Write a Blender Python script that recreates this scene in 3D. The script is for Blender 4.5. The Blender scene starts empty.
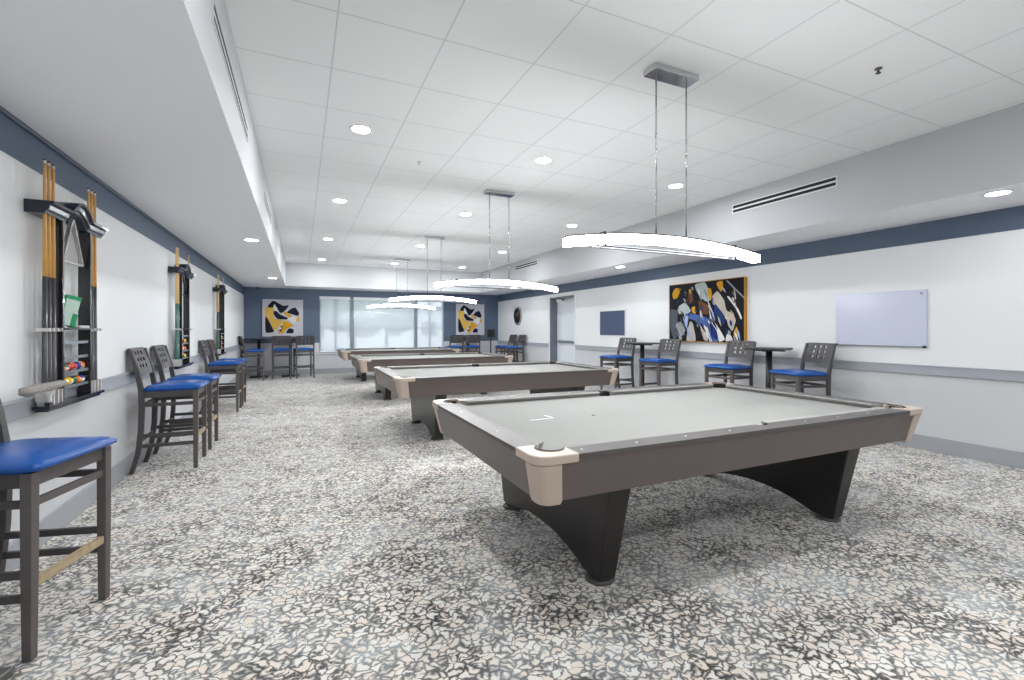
import bpy, bmesh, math, random
from mathutils import Vector, Matrix, Euler
random.seed(7)
PI = math.pi
scene = bpy.context.scene
COL = scene.collection

# ---------------------------------------------------------------- camera, world, exposure
CAM_H = 1.34
FOC = 465.0
YAW = math.atan(211.0 / FOC)
cam_data = bpy.data.cameras.new('camera')
cam = bpy.data.objects.new('camera', cam_data)
COL.objects.link(cam)
cam.location = (0, 0, CAM_H)
cam.rotation_euler = (PI / 2, 0, -YAW)
cam_data.sensor_width = 36.0
cam_data.sensor_fit = 'HORIZONTAL'
cam_data.lens = FOC / 1024.0 * 36.0
cam_data.shift_y = -11.0 / 1024.0
cam_data.clip_start = 0.02
cam_data.clip_end = 300
scene.camera = cam

scene.view_settings.view_transform = 'Standard'
scene.view_settings.look = 'None'
scene.view_settings.exposure = 0.22
scene.view_settings.gamma = 1.0
scene.view_settings.use_curve_mapping = False
scene.cycles.use_denoising = True
scene.cycles.max_bounces = 10
scene.cycles.diffuse_bounces = 6
scene.cycles.sample_clamp_indirect = 8.0

DOWNLIGHT_STRENGTH = 295.0
PENDANT_STRENGTH = 44.0
SKY_STRENGTH = 2.1
world = bpy.data.worlds.new('daylight')
scene.world = world
world.use_nodes = True
bg = world.node_tree.nodes['Background']
bg.inputs['Color'].default_value = (0.86, 0.93, 1.0, 1)
bg.inputs['Strength'].default_value = SKY_STRENGTH

# ---------------------------------------------------------------- materials
def srgb(r, g, b):
    def f(c):
        c /= 255.0
        return c / 12.92 if c <= 0.04045 else ((c + 0.055) / 1.055) ** 2.4
    return (f(r), f(g), f(b), 1.0)

def mat(name, col, rough=0.5, metal=0.0, noise=0.0, nscale=20.0, bump=0.0, bscale=200.0, coat=0.0, spec=0.5):
    m = bpy.data.materials.new(name)
    m.use_nodes = True
    nt = m.node_tree
    b = nt.nodes['Principled BSDF']
    c = col if len(col) == 4 else tuple(col) + (1,)
    b.inputs['Base Color'].default_value = c
    b.inputs['Roughness'].default_value = rough
    b.inputs['Metallic'].default_value = metal
    b.inputs['Coat Weight'].default_value = coat
    b.inputs['Specular IOR Level'].default_value = spec
    tc = nt.nodes.new('ShaderNodeTexCoord')
    if noise > 0:
        n = nt.nodes.new('ShaderNodeTexNoise')
        n.inputs['Scale'].default_value = nscale
        n.inputs['Detail'].default_value = 4
        nt.links.new(tc.outputs['Object'], n.inputs['Vector'])
        mp = nt.nodes.new('ShaderNodeMapRange')
        mp.inputs['To Min'].default_value = 1 - noise
        mp.inputs['To Max'].default_value = 1 + noise
        nt.links.new(n.outputs['Fac'], mp.inputs['Value'])
        hsv = nt.nodes.new('ShaderNodeHueSaturation')
        hsv.inputs['Color'].default_value = c
        nt.links.new(mp.outputs['Result'], hsv.inputs['Value'])
        nt.links.new(hsv.outputs['Color'], b.inputs['Base Color'])
    if bump > 0:
        n2 = nt.nodes.new('ShaderNodeTexNoise')
        n2.inputs['Scale'].default_value = bscale
        nt.links.new(tc.outputs['Object'], n2.inputs['Vector'])
        bm_ = nt.nodes.new('ShaderNodeBump')
        bm_.inputs['Strength'].default_value = bump
        bm_.inputs['Distance'].default_value = 0.002
        nt.links.new(n2.outputs['Fac'], bm_.inputs['Height'])
        nt.links.new(bm_.outputs['Normal'], b.inputs['Normal'])
    return m

def emit(name, col, strength):
    m = bpy.data.materials.new(name)
    m.use_nodes = True
    nt = m.node_tree
    b = nt.nodes['Principled BSDF']
    b.inputs['Base Color'].default_value = (0.9, 0.9, 0.9, 1)
    b.inputs['Emission Color'].default_value = tuple(col) + (1,)
    b.inputs['Emission Strength'].default_value = strength
    return m

M = {}
M['wall'] = mat('off_white_wall_paint', srgb(234, 236, 237), 0.55, noise=0.015, nscale=3)
M['wall_low'] = mat('light_grey_wall_paint', srgb(205, 207, 210), 0.5, noise=0.015, nscale=3)
M['slate'] = mat('slate_blue_wall_paint', srgb(84, 100, 122), 0.5, noise=0.02, nscale=3)
M['rail'] = mat('grey_rail_paint', srgb(165, 169, 177), 0.4)
M['baseboard'] = mat('grey_baseboard_paint', srgb(162, 165, 170), 0.45)
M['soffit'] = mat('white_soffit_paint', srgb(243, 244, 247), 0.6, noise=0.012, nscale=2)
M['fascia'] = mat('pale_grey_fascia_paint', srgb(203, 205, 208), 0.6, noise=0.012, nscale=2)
M['fascia_grey'] = mat('darker_grey_fascia', srgb(188, 190, 193), 0.6, noise=0.012, nscale=2)  # fascia in a darker grey, used on the right side only
M['black_slot'] = mat('black_vent_slot', (0.01, 0.01, 0.011), 0.7)
M['white_metal'] = mat('white_painted_metal', srgb(225, 226, 228), 0.4)
M['chrome'] = mat('chrome', (0.62, 0.63, 0.64), 0.12, 1.0)
M['dark_chrome'] = mat('dark_chrome', (0.16, 0.15, 0.15), 0.25, 1.0)
M['tie'] = mat('smoked_metal_rod', srgb(70, 70, 74), 0.5, 0.4)
M['lens'] = emit('glowing_lamp_diffuser', (0.96, 0.985, 1.0), PENDANT_STRENGTH)
M['disc'] = emit('glowing_downlight_disc', (0.96, 0.98, 1.0), DOWNLIGHT_STRENGTH)
M['dim_disc'] = emit('glowing_soffit_disc', (0.96, 0.98, 1.0), DOWNLIGHT_STRENGTH * 0.26)
M['laminate'] = mat('grey_brown_laminate', srgb(100, 90, 87), 0.34, noise=0.05, nscale=14, bump=0.05, bscale=60)
M['rail_top'] = mat('grey_brown_rail_laminate', srgb(88, 83, 82), 0.42, spec=0.35, noise=0.05, nscale=14)
M['dark_laminate'] = mat('near_black_laminate', srgb(38, 34, 34), 0.33, noise=0.05, nscale=14)
M['beige'] = mat('beige_casting_plastic', srgb(194, 177, 163), 0.38, noise=0.03, nscale=9)
M['cloth'] = mat('pale_grey_table_cloth', srgb(144, 144, 141), 0.95, noise=0.02, nscale=30, bump=0.2, bscale=900)
M['cushion'] = mat('pale_olive_grey_cushion_cloth', srgb(148, 148, 144), 0.95, noise=0.02, nscale=30)
M['pocket'] = mat('black_pocket_rubber', (0.012, 0.012, 0.012), 0.6)
M['sight'] = mat('pearl_sight', srgb(235, 235, 232), 0.3)
M['foot'] = mat('dark_rubber_foot', srgb(70, 70, 70), 0.4)
M['wood'] = mat('dark_grey_stained_wood', srgb(74, 71, 72), 0.42, noise=0.12, nscale=25, bump=0.1, bscale=90)
M['wood_lit'] = mat('front_lit_taupe_wood', srgb(92, 86, 84), 0.42, noise=0.12, nscale=25, bump=0.1, bscale=90)  # stool wood again, light on the front parts put into its colour
M['vinyl'] = mat('royal_blue_vinyl', srgb(8, 82, 164), 0.27, noise=0.05, nscale=12, bump=0.08, bscale=160)
M['worn'] = mat('worn_pale_wood', srgb(176, 156, 124), 0.5, noise=0.35, nscale=40)
M['black_top'] = mat('black_table_top', srgb(52, 50, 51), 0.4, noise=0.05)
M['black_metal'] = mat('black_metal', srgb(36, 36, 38), 0.4, 0.0)
M['rack'] = mat('black_lacquered_wood', (0.012, 0.012, 0.014), 0.22, coat=0.4)
M['rack_edge'] = mat('blue_black_lacquer', (0.012, 0.016, 0.028), 0.2, coat=0.2, spec=0.4)
M['shelf_edge'] = mat('silver_shelf_bar', srgb(150, 154, 162), 0.3, 0.6)
M['clip'] = mat('pale_grey_clip', srgb(205, 203, 200), 0.4)
M['maple'] = mat('honey_maple', srgb(214, 160, 82), 0.3, noise=0.08, nscale=30, coat=0.3)
M['maple_pale'] = mat('pale_maple', srgb(226, 190, 130), 0.3, noise=0.06, nscale=30, coat=0.3)
M['butt'] = mat('charcoal_cue_butt', srgb(62, 62, 66), 0.3, noise=0.15, nscale=40, coat=0.3)
M['butt_green'] = mat('dark_green_cue_butt', srgb(44, 92, 82), 0.3, noise=0.15, nscale=40, coat=0.3)
M['ferrule'] = mat('white_ferrule', srgb(235, 230, 222), 0.4)
M['tip'] = mat('brown_leather_tip', srgb(120, 72, 50), 0.8)
M['green_pack'] = mat('green_plastic', srgb(22, 150, 92), 0.35)
M['clear_pack'] = mat('pale_green_plastic', srgb(190, 214, 202), 0.3, noise=0.2, nscale=30)
M['grey_fabric'] = mat('grey_bundled_fabric', srgb(150, 146, 140), 0.8, noise=0.35, nscale=35)
M['white_plastic'] = mat('white_plastic', srgb(232, 233, 234), 0.4)
M['whiteboard'] = mat('glossy_whiteboard', srgb(205, 210, 228), 0.2, coat=0.0)
M['pinboard'] = mat('slate_blue_felt', srgb(76, 88, 118), 0.85, noise=0.05, nscale=50)
M['gold'] = mat('gold_frame', srgb(196, 142, 34), 0.4, 0.3)
M['canvas_dark'] = mat('dark_navy_paint', srgb(14, 16, 26), 0.6, noise=0.4, nscale=8, spec=0.2)
M['canvas_pale'] = mat('pale_lilac_grey_canvas', srgb(196, 196, 206), 0.7, noise=0.04, nscale=10)
M['door'] = mat('pale_blue_grey_door_paint', srgb(222, 228, 236), 0.4)
M['door_frame'] = mat('grey_door_frame', srgb(110, 118, 132), 0.4)
M['mullion'] = mat('grey_window_frame', srgb(120, 130, 140), 0.4)
M['clock'] = mat('black_clock_face', srgb(28, 28, 32), 0.35)
PAINT = {}
for k, c in dict(navy=(24, 26, 44), black=(26, 24, 28), ochre=(218, 178, 84), gold=(214, 160, 28), white=(226, 224, 222),
                 pale=(178, 188, 190), beige=(192, 184, 172), brown=(112, 70, 38), blue=(74, 104, 168), lightblue=(158, 176, 214),
                 deepblue=(30, 52, 112), grey=(150, 154, 160), dim=(84, 88, 98), pink=(206, 176, 166)).items():
    PAINT[k] = mat('paint_' + k, srgb(*c), 0.6, noise=0.25, nscale=9, spec=0.2)

# carpet: pale cells outlined by dark and blue-grey veins
def carpet():
    m = bpy.data.materials.new('patterned_carpet')
    m.use_nodes = True
    nt = m.node_tree
    N = nt.nodes
    L = nt.links
    b = N['Principled BSDF']
    b.inputs['Roughness'].default_value = 0.95
    b.inputs['Specular IOR Level'].default_value = 0.1
    b.inputs['Sheen Weight'].default_value = 0.35
    b.inputs['Sheen Roughness'].default_value = 0.45
    tc = N.new('ShaderNodeTexCoord')
    def noise(scale, detail=2.0, rough=0.5, vec=None, w=None):
        n = N.new('ShaderNodeTexNoise')
        n.inputs['Scale'].default_value = scale
        n.inputs['Detail'].default_value = detail
        n.inputs['Roughness'].default_value = rough
        L.new(vec or tc.outputs['Object'], n.inputs['Vector'])
        return n
    def math_(op, a, bb, clamp=False):
        n = N.new('ShaderNodeMath')
        n.operation = op
        n.use_clamp = clamp
        for i, v in enumerate((a, bb)):
            if isinstance(v, (int, float)):
                n.inputs[i].default_value = v
            else:
                L.new(v, n.inputs[i])
        return n.outputs[0]
    warp = noise(20.0, 1.0)
    sub = N.new('ShaderNodeVectorMath'); sub.operation = 'SUBTRACT'
    L.new(warp.outputs['Color'], sub.inputs[0]); sub.inputs[1].default_value = (0.5, 0.5, 0.5)
    sc = N.new('ShaderNodeVectorMath'); sc.operation = 'SCALE'
    L.new(sub.outputs[0], sc.inputs[0]); sc.inputs['Scale'].default_value = 0.075
    add = N.new('ShaderNodeVectorMath'); add.operation = 'ADD'
    L.new(tc.outputs['Object'], add.inputs[0]); L.new(sc.outputs[0], add.inputs[1])
    fine = noise(48.0, 1.0)
    sub2 = N.new('ShaderNodeVectorMath'); sub2.operation = 'SUBTRACT'
    L.new(fine.outputs['Color'], sub2.inputs[0]); sub2.inputs[1].default_value = (0.5, 0.5, 0.5)
    sc2 = N.new('ShaderNodeVectorMath'); sc2.operation = 'SCALE'
    L.new(sub2.outputs[0], sc2.inputs[0]); sc2.inputs['Scale'].default_value = 0.022
    add2 = N.new('ShaderNodeVectorMath'); add2.operation = 'ADD'
    L.new(add.outputs[0], add2.inputs[0]); L.new(sc2.outputs[0], add2.inputs[1])
    mp = N.new('ShaderNodeMapping')
    mp.inputs['Rotation'].default_value = (0, 0, 0.6)
    mp.inputs['Scale'].default_value = (1.0, 1.2, 1.0)
    L.new(add2.outputs[0], mp.inputs['Vector'])
    vo = N.new('ShaderNodeTexVoronoi')
    vo.voronoi_dimensions = '2D'
    vo.feature = 'DISTANCE_TO_EDGE'
    vo.inputs['Scale'].default_value = 23.0
    L.new(mp.outputs[0], vo.inputs['Vector'])
    vc = N.new('ShaderNodeTexVoronoi')
    vc.voronoi_dimensions = '2D'
    vc.inputs['Scale'].default_value = 23.0
    L.new(mp.outputs[0], vc.inputs['Vector'])
    big = noise(0.9, 3.0, 0.6)
    mid = noise(3.2, 3.0, 0.6)
    # vein width follows broad drifts of the pattern
    wv = N.new('ShaderNodeMapRange')
    wv.inputs['From Min'].default_value = 0.3; wv.inputs['From Max'].default_value = 0.72
    wv.inputs['To Min'].default_value = 0.10; wv.inputs['To Max'].default_value = 0.235
    L.new(mid.outputs['Fac'], wv.inputs['Value'])
    brk = noise(15.0, 2.0)
    wmod = math_('MULTIPLY', wv.outputs[0], math_('MAXIMUM', math_('SUBTRACT', math_('MULTIPLY', brk.outputs['Fac'], 4.4), 1.1), 0.12))
    vein = math_('SUBTRACT', 1.0, math_('DIVIDE', math_('SUBTRACT', vo.outputs['Distance'], math_('MULTIPLY', wmod, 0.22)), math_('MULTIPLY', wmod, 1.25)), True)
    # vein colour: charcoal, slate grey or brown-grey
    r1 = N.new('ShaderNodeValToRGB')
    e = r1.color_ramp.elements
    e[0].position = 0.40; e[0].color = srgb(48, 45, 45)
    e[1].position = 0.62; e[1].color = srgb(158, 165, 168)
    x = e.new(0.5); x.color = srgb(106, 107, 107)
    L.new(mid.outputs['Fac'], math_('ADD', 0, 0).node.inputs[0])
    tone = math_('ADD', math_('MULTIPLY', big.outputs['Fac'], 0.4), math_('MULTIPLY', noise(2.8, 3.0).outputs['Fac'], 0.6))
    L.new(tone, r1.inputs['Fac'])
    # pale cells
    r2 = N.new('ShaderNodeValToRGB')
    e = r2.color_ramp.elements
    e[0].position = 0.25; e[0].color = srgb(228, 217, 205)
    e[1].position = 0.75; e[1].color = srgb(231, 228, 222)
    L.new(vc.outputs['Color'], r2.inputs['Fac'])
    mixc = N.new('ShaderNodeMix'); mixc.data_type = 'RGBA'
    L.new(vein, mixc.inputs['Factor'])
    L.new(r2.outputs['Color'], mixc.inputs['A'])
    L.new(r1.outputs['Color'], mixc.inputs['B'])
    # fine pile grain
    gr = noise(260.0, 1.0)
    hs = N.new('ShaderNodeHueSaturation')
    mg = N.new('ShaderNodeMapRange'); mg.inputs['To Min'].default_value = 0.8; mg.inputs['To Max'].default_value = 1.14
    L.new(gr.outputs['Fac'], mg.inputs['Value'])
    L.new(mg.outputs[0], hs.inputs['Value'])
    L.new(mixc.outputs['Result'], hs.inputs['Color'])
    L.new(hs.outputs['Color'], b.inputs['Base Color'])
    return m
M['carpet'] = carpet()

# ceiling boards in a square grid with fine joints
def ceiling_mat():
    m = bpy.data.materials.new('white_ceiling_boards')
    m.use_nodes = True
    nt = m.node_tree; N = nt.nodes; L = nt.links
    b = N['Principled BSDF']
    b.inputs['Roughness'].default_value = 0.7
    tc = N.new('ShaderNodeTexCoord')
    sp = N.new('ShaderNodeSeparateXYZ')
    L.new(tc.outputs['Object'], sp.inputs[0])
    outs = []
    for ax, off, step in (('X', 0.195, 0.634), ('Y', 1.59, 0.634)):
        a = N.new('ShaderNodeMath'); a.operation = 'ADD'; a.inputs[1].default_value = 20 * step - off + step / 2
        L.new(sp.outputs[ax], a.inputs[0])
        mo = N.new('ShaderNodeMath'); mo.operation = 'MODULO'; mo.inputs[1].default_value = step
        L.new(a.outputs[0], mo.inputs[0])
        su = N.new('ShaderNodeMath'); su.operation = 'SUBTRACT'; su.inputs[1].default_value = step / 2
        L.new(mo.outputs[0], su.inputs[0])
        ab = N.new('ShaderNodeMath'); ab.operation = 'ABSOLUTE'
        L.new(su.outputs[0], ab.inputs[0])
        lt = N.new('ShaderNodeMath'); lt.operation = 'LESS_THAN'; lt.inputs[1].default_value = 0.0048
        L.new(ab.outputs[0], lt.inputs[0])
        outs.append(lt.outputs[0])
    mx = N.new('ShaderNodeMath'); mx.operation = 'MAXIMUM'
    L.new(outs[0], mx.inputs[0]); L.new(outs[1], mx.inputs[1])
    mc = N.new('ShaderNodeMix'); mc.data_type = 'RGBA'
    mc.inputs['A'].default_value = srgb(245, 246, 247)
    mc.inputs['B'].default_value = srgb(216, 218, 221)
    L.new(mx.outputs[0], mc.inputs['Factor'])
    L.new(mc.outputs['Result'], b.inputs['Base Color'])
    return m
M['ceiling'] = ceiling_mat()

def blind_mat():
    m = bpy.data.materials.new('sheer_blind_fabric')
    m.use_nodes = True
    nt = m.node_tree; N = nt.nodes; L = nt.links
    out = N['Material Output']
    N.remove(N['Principled BSDF'])
    tr = N.new('ShaderNodeBsdfTransparent'); tr.inputs['Color'].default_value = (0.96, 0.97, 1, 1)
    tl = N.new('ShaderNodeBsdfTranslucent'); tl.inputs['Color'].default_value = (0.84, 0.87, 0.91, 1)
    df = N.new('ShaderNodeBsdfDiffuse'); df.inputs['Color'].default_value = (0.8, 0.82, 0.85, 1)
    m1 = N.new('ShaderNodeMixShader'); m1.inputs[0].default_value = 0.45
    L.new(tl.outputs[0], m1.inputs[1]); L.new(df.outputs[0], m1.inputs[2])
    m2 = N.new('ShaderNodeMixShader'); m2.inputs[0].default_value = 0.46
    L.new(tr.outputs[0], m2.inputs[1]); L.new(m1.outputs[0], m2.inputs[2])
    L.new(m2.outputs[0], out.inputs['Surface'])
    return m
M['blind'] = blind_mat()
def glass_mat():
    m = bpy.data.materials.new('window_glass')
    m.use_nodes = True
    nt = m.node_tree; N = nt.nodes; L = nt.links
    out = N['Material Output']
    N.remove(N['Principled BSDF'])
    tr = N.new('ShaderNodeBsdfTransparent'); tr.inputs['Color'].default_value = (0.96, 0.97, 0.98, 1)
    gl = N.new('ShaderNodeBsdfGlossy'); gl.inputs['Roughness'].default_value = 0.02
    mx = N.new('ShaderNodeMixShader'); mx.inputs[0].default_value = 0.06
    L.new(tr.outputs[0], mx.inputs[1]); L.new(gl.outputs[0], mx.inputs[2])
    L.new(mx.outputs[0], out.inputs['Surface'])
    return m
M['glass'] = glass_mat()
M['lawn'] = mat('lawn_green', srgb(168, 174, 156), 0.9, noise=0.2, nscale=1.5)
M['leaf'] = mat('grey_green_leaves', srgb(110, 128, 104), 0.9, noise=0.4, nscale=3)
M['stucco'] = mat('white_stucco', srgb(232, 232, 228), 0.8)

# ---------------------------------------------------------------- mesh helpers
class MB:
    def __init__(self):
        self.bm = bmesh.new()
        self.mats = []
    def mi(self, m):
        if m not in self.mats:
            self.mats.append(m)
        return self.mats.index(m)
    def _new(self, verts, faces, m, T=None, smooth=False):
        i = self.mi(m)
        vs = [self.bm.verts.new(T @ Vector(v) if T is not None else v) for v in verts]
        out = []
        for f in faces:
            try:
                fc = self.bm.faces.new([vs[k] for k in f])
                fc.material_index = i
                fc.smooth = smooth
                out.append(fc)
            except ValueError:
                pass
        return out
    def box(self, lo, hi, m, T=None):
        x0, y0, z0 = lo; x1, y1, z1 = hi
        v = [(x0, y0, z0), (x1, y0, z0), (x1, y1, z0), (x0, y1, z0), (x0, y0, z1), (x1, y0, z1), (x1, y1, z1), (x0, y1, z1)]
        f = [(3, 2, 1, 0), (4, 5, 6, 7), (0, 1, 5, 4), (1, 2, 6, 5), (2, 3, 7, 6), (3, 0, 4, 7)]
        return self._new(v, f, m, T)
    def loft(self, loops, m, cap=True, closed=True, smooth=False, T=None):
        n = len(loops[0])
        v = [p for lp in loops for p in lp]
        f = []
        for a in range(len(loops) - 1):
            for k in range(n if closed else n - 1):
                k2 = (k + 1) % n
                f.append((a * n + k, a * n + k2, (a + 1) * n + k2, (a + 1) * n + k))
        self._new(v, f, m, T, smooth)
        if cap:
            self._new(loops[0], [tuple(reversed(range(n)))], m, T)
            self._new(loops[-1], [tuple(range(n))], m, T)
    def prism(self, pts, z0, z1, m, T=None, smooth=False):
        self.loft([[(x, y, z0) for x, y in pts], [(x, y, z1) for x, y in pts]], m, True, True, smooth, T)
    def lathe(self, prof, m, seg=24, T=None, smooth=True, cap=True):
        loops = []
        for r, z in prof:
            loops.append([(r * math.cos(2 * PI * k / seg), r * math.sin(2 * PI * k / seg), z) for k in range(seg)])
        self.loft(loops, m, cap, True, smooth, T)
    def tube(self, path, r, m, seg=10, T=None, cap=True):
        pts = [Vector(p) for p in path]
        rs = r if isinstance(r, (list, tuple)) else [r] * len(pts)
        loops = []
        up = None
        for i, p in enumerate(pts):
            d = (pts[min(i + 1, len(pts) - 1)] - pts[max(i - 1, 0)]).normalized()
            if up is None:
                up = Vector((0, 0, 1)) if abs(d.z) < 0.9 else Vector((1, 0, 0))
            a = d.cross(up).normalized()
            b = a.cross(d).normalized()
            up = b
            loops.append([tuple(p + (a * math.cos(2 * PI * k / seg) + b * math.sin(2 * PI * k / seg)) * rs[i]) for k in range(seg)])
        self.loft(loops, m, cap, True, True, T)
    def bar(self, path, w, d, m, side=(1, 0, 0), T=None):
        """square bar swept along a path: w along `side`, d across it"""
        pts = [Vector(p) for p in path]
        s0 = Vector(side)
        n = len(pts)
        ws = w if isinstance(w, (list, tuple)) else [w] * n
        ds = d if isinstance(d, (list, tuple)) else [d] * n
        loops = []
        for i, p in enumerate(pts):
            t = (pts[min(i + 1, n - 1)] - pts[max(i - 1, 0)]).normalized()
            s = (s0 - t * s0.dot(t)).normalized()
            o = t.cross(s).normalized()
            a, b_ = ws[i] / 2, ds[i] / 2
            loops.append([tuple(p + s * a + o * b_), tuple(p - s * a + o * b_), tuple(p - s * a - o * b_), tuple(p + s * a - o * b_)])
        self.loft(loops, m, True, True, False, T)
    def sphere(self, c, r, m, seg=16, rings=10, pick=None):
        loops = []
        v = [(c[0], c[1], c[2] - r)]
        for i in range(1, rings):
            t = -PI / 2 + PI * i / rings
            for k in range(seg):
                a = 2 * PI * k / seg
                v.append((c[0] + r * math.cos(t) * math.cos(a), c[1] + r * math.cos(t) * math.sin(a), c[2] + r * math.sin(t)))
        v.append((c[0], c[1], c[2] + r))
        f, top = [], len(v) - 1
        for k in range(seg):
            f.append((0, 1 + (k + 1) % seg, 1 + k))
            for i in range(rings - 2):
                b0 = 1 + i * seg
                f.append((b0 + k, b0 + (k + 1) % seg, b0 + seg + (k + 1) % seg, b0 + seg + k))
            f.append((top, 1 + (rings - 2) * seg + k, 1 + (rings - 2) * seg + (k + 1) % seg))
        fs = self._new(v, f, m, None, True)
        if pick:
            for fc in fs:
                mm = pick((fc.calc_center_median() - Vector(c)) / r)
                if mm is not None:
                    fc.material_index = self.mi(mm)
    def build(self, name, parent=None, bevel=0.0, seg=2, weld=True):
        if weld:
            bmesh.ops.remove_doubles(self.bm, verts=self.bm.verts, dist=1e-6)
        bmesh.ops.recalc_face_normals(self.bm, faces=self.bm.faces)
        me = bpy.data.meshes.new(name)
        self.bm.to_mesh(me)
        self.bm.free()
        for m in self.mats:
            me.materials.append(m)
        o = bpy.data.objects.new(name, me)
        COL.objects.link(o)
        if parent is not None:
            o.parent = parent
        if bevel > 0:
            md = o.modifiers.new('bevel', 'BEVEL')
            md.width = bevel
            md.segments = seg
            md.limit_method = 'ANGLE'
            md.angle_limit = 0.6
        return o

def tag(o, label, cat, group=None):
    o['label'] = label
    o['category'] = cat
    if group:
        o['group'] = group
    return o
def thing(name, label, cat, loc=(0, 0, 0), rotz=0.0, group=None):
    o = bpy.data.objects.new(name, None)
    COL.objects.link(o)
    o.empty_display_size = 0.1
    o.location = loc
    o.rotation_euler = (0, 0, rotz)
    return tag(o, label, cat, group)
def struct(o):
    o['kind'] = 'structure'
    return o
def dup(root, loc, rotz, label, group=None):
    r = root.copy(); COL.objects.link(r)
    r.location = loc; r.rotation_euler = (0, 0, rotz)
    r['label'] = label
    if group: r['group'] = group
    for ch in list(root.children):
        c = ch.copy(); COL.objects.link(c); c.parent = r
        for g in list(ch.children):
            d = g.copy(); COL.objects.link(d); d.parent = c
    return r
def smooth_outline(pts, n=4, k_=0.55):
    out = []
    k = len(pts)
    for i in range(k):
        p0, p1, p2, p3 = [Vector(pts[(i + j - 1) % k]) for j in range(4)]
        for s in range(n):
            t = s / n
            m1, m2 = (p2 - p0) * 0.5 * k_, (p3 - p1) * 0.5 * k_
            q = p1 * (2 * t ** 3 - 3 * t * t + 1) + m1 * (t ** 3 - 2 * t * t + t) + p2 * (3 * t * t - 2 * t ** 3) + m2 * (t ** 3 - t * t)
            out.append((q.x, q.y))
    return out

# ---------------------------------------------------------------- room shell
XL, XR, YB, YF = -1.47, 6.30, 15.07, -2.6
ZC, ZS = 3.17, 2.525          # main ceiling and soffit heights
FL, FR, FB = -0.386, 5.32, 14.16
RAIL, BAND = 0.93, 2.30

b = MB(); b.box((XL - 0.4, YF - 0.3, -0.12), (XR + 0.6, YB + 0.3, 0), M['carpet']); struct(b.build('floor'))
b = MB(); b.box((FL - 0.02, YF - 0.1, ZC), (FR + 0.02, FB + 0.02, ZC + 0.1), M['ceiling']); struct(b.build('ceiling'))
def soffit(name, lo, hi, facing, face=None):
    b = MB()
    fs = b.box(lo, hi, M['soffit'])
    for f in fs:
        f.normal_update()
    for f in b.bm.faces:
        c = f.calc_center_median()
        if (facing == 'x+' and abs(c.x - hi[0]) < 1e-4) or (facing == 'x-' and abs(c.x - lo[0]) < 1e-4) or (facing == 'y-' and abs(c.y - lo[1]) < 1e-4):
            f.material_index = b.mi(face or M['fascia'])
    return struct(b.build(name))
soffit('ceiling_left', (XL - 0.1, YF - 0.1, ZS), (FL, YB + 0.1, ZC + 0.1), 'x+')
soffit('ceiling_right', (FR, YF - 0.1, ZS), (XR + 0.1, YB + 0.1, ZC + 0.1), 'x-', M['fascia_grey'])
soffit('ceiling_back', (FL, FB, ZS), (FR, YB + 0.1, ZC + 0.1), 'y-')

def layered_wall(b, lo, hi, zs, mats):
    for k in range(len(zs) - 1):
        b.box((lo[0], lo[1], zs[k]), (hi[0], hi[1], zs[k + 1]), mats[k])
W3 = [M['wall_low'], M['wall'], M['slate']]
b = MB(); layered_wall(b, (XL - 0.2, YF - 0.2, 0), (XL, YB + 0.2, 0), [0, RAIL, BAND, ZS], W3); struct(b.build('wall_left', weld=False))
DY0, DY1, DZ = 10.05, 11.33, 2.205
b = MB()
for y0, y1 in ((YF - 0.2, DY0), (DY1, YB + 0.2)):
    layered_wall(b, (XR, y0, 0), (XR + 0.3, y1, 0), [0, RAIL, BAND, ZS], W3)
layered_wall(b, (XR, DY0, 0), (XR + 0.3, DY1, 0), [DZ, BAND, ZS], W3[1:])
struct(b.build('wall_right', weld=False))
WX0, WX1, WZ0, WZ1 = 0.50, 4.34, 0.62, 2.30
b = MB()
WB = [M['wall_low'], M['slate']]
layered_wall(b, (XL - 0.2, YB, 0), (WX0, YB + 0.2, 0), [0, RAIL, ZS], WB)
layered_wall(b, (WX1, YB, 0), (XR + 0.3, YB + 0.2, 0), [0, RAIL, ZS], WB)
b.box((WX0, YB, 0), (WX1, YB + 0.2, WZ0), M['wall_low'])
b.box((WX0, YB, WZ1), (WX1, YB + 0.2, ZS), M['slate'])
struct(b.build('wall_back', weld=False))
b = MB(); layered_wall(b, (XL - 0.2, YF - 0.2, 0), (XR + 0.3, YF, 0), [0, RAIL, BAND, ZC + 0.1], W3); struct(b.build('wall_front', weld=False))

# chair rails, baseboards, crown strip
def rail_profile(b, x, s, y0, y1):
    b.box((min(x, x + s * 0.028), y0, 0.835), (max(x, x + s * 0.028), y1, 0.925), M['rail'])
    b.box((min(x, x + s * 0.034), y0, 0.925), (max(x, x + s * 0.034), y1, 0.940), M['rail'])
b = MB(); rail_profile(b, XL, 1, YF, YB); struct(b.build('trim_1', bevel=0.003))
b = MB(); rail_profile(b, XR, -1, YF, DY0 - 0.06); rail_profile(b, XR, -1, DY1 + 0.06, YB); struct(b.build('trim_2', bevel=0.003))
def base_profile(b, lo, hi):
    b.box(lo, hi, M['baseboard'])
b = MB(); b.box((XL, YF, 0), (XL + 0.018, YB, 0.155), M['baseboard']); struct(b.build('baseboard_left', bevel=0.004))
b = MB()
b.box((XR - 0.018, YF, 0), (XR, DY0 - 0.06, 0.16), M['baseboard']); b.box((XR - 0.018, DY1 + 0.06, 0), (XR, YB, 0.16), M['baseboard'])
struct(b.build('baseboard_right', bevel=0.004))
b = MB(); b.box((XL + 0.018, YB - 0.018, 0), (XR - 0.018, YB, 0.155), M['baseboard']); struct(b.build('baseboard_back', bevel=0.004))
M['crown'] = mat('dark_slate_crown_paint', srgb(70, 82, 100), 0.35)
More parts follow.
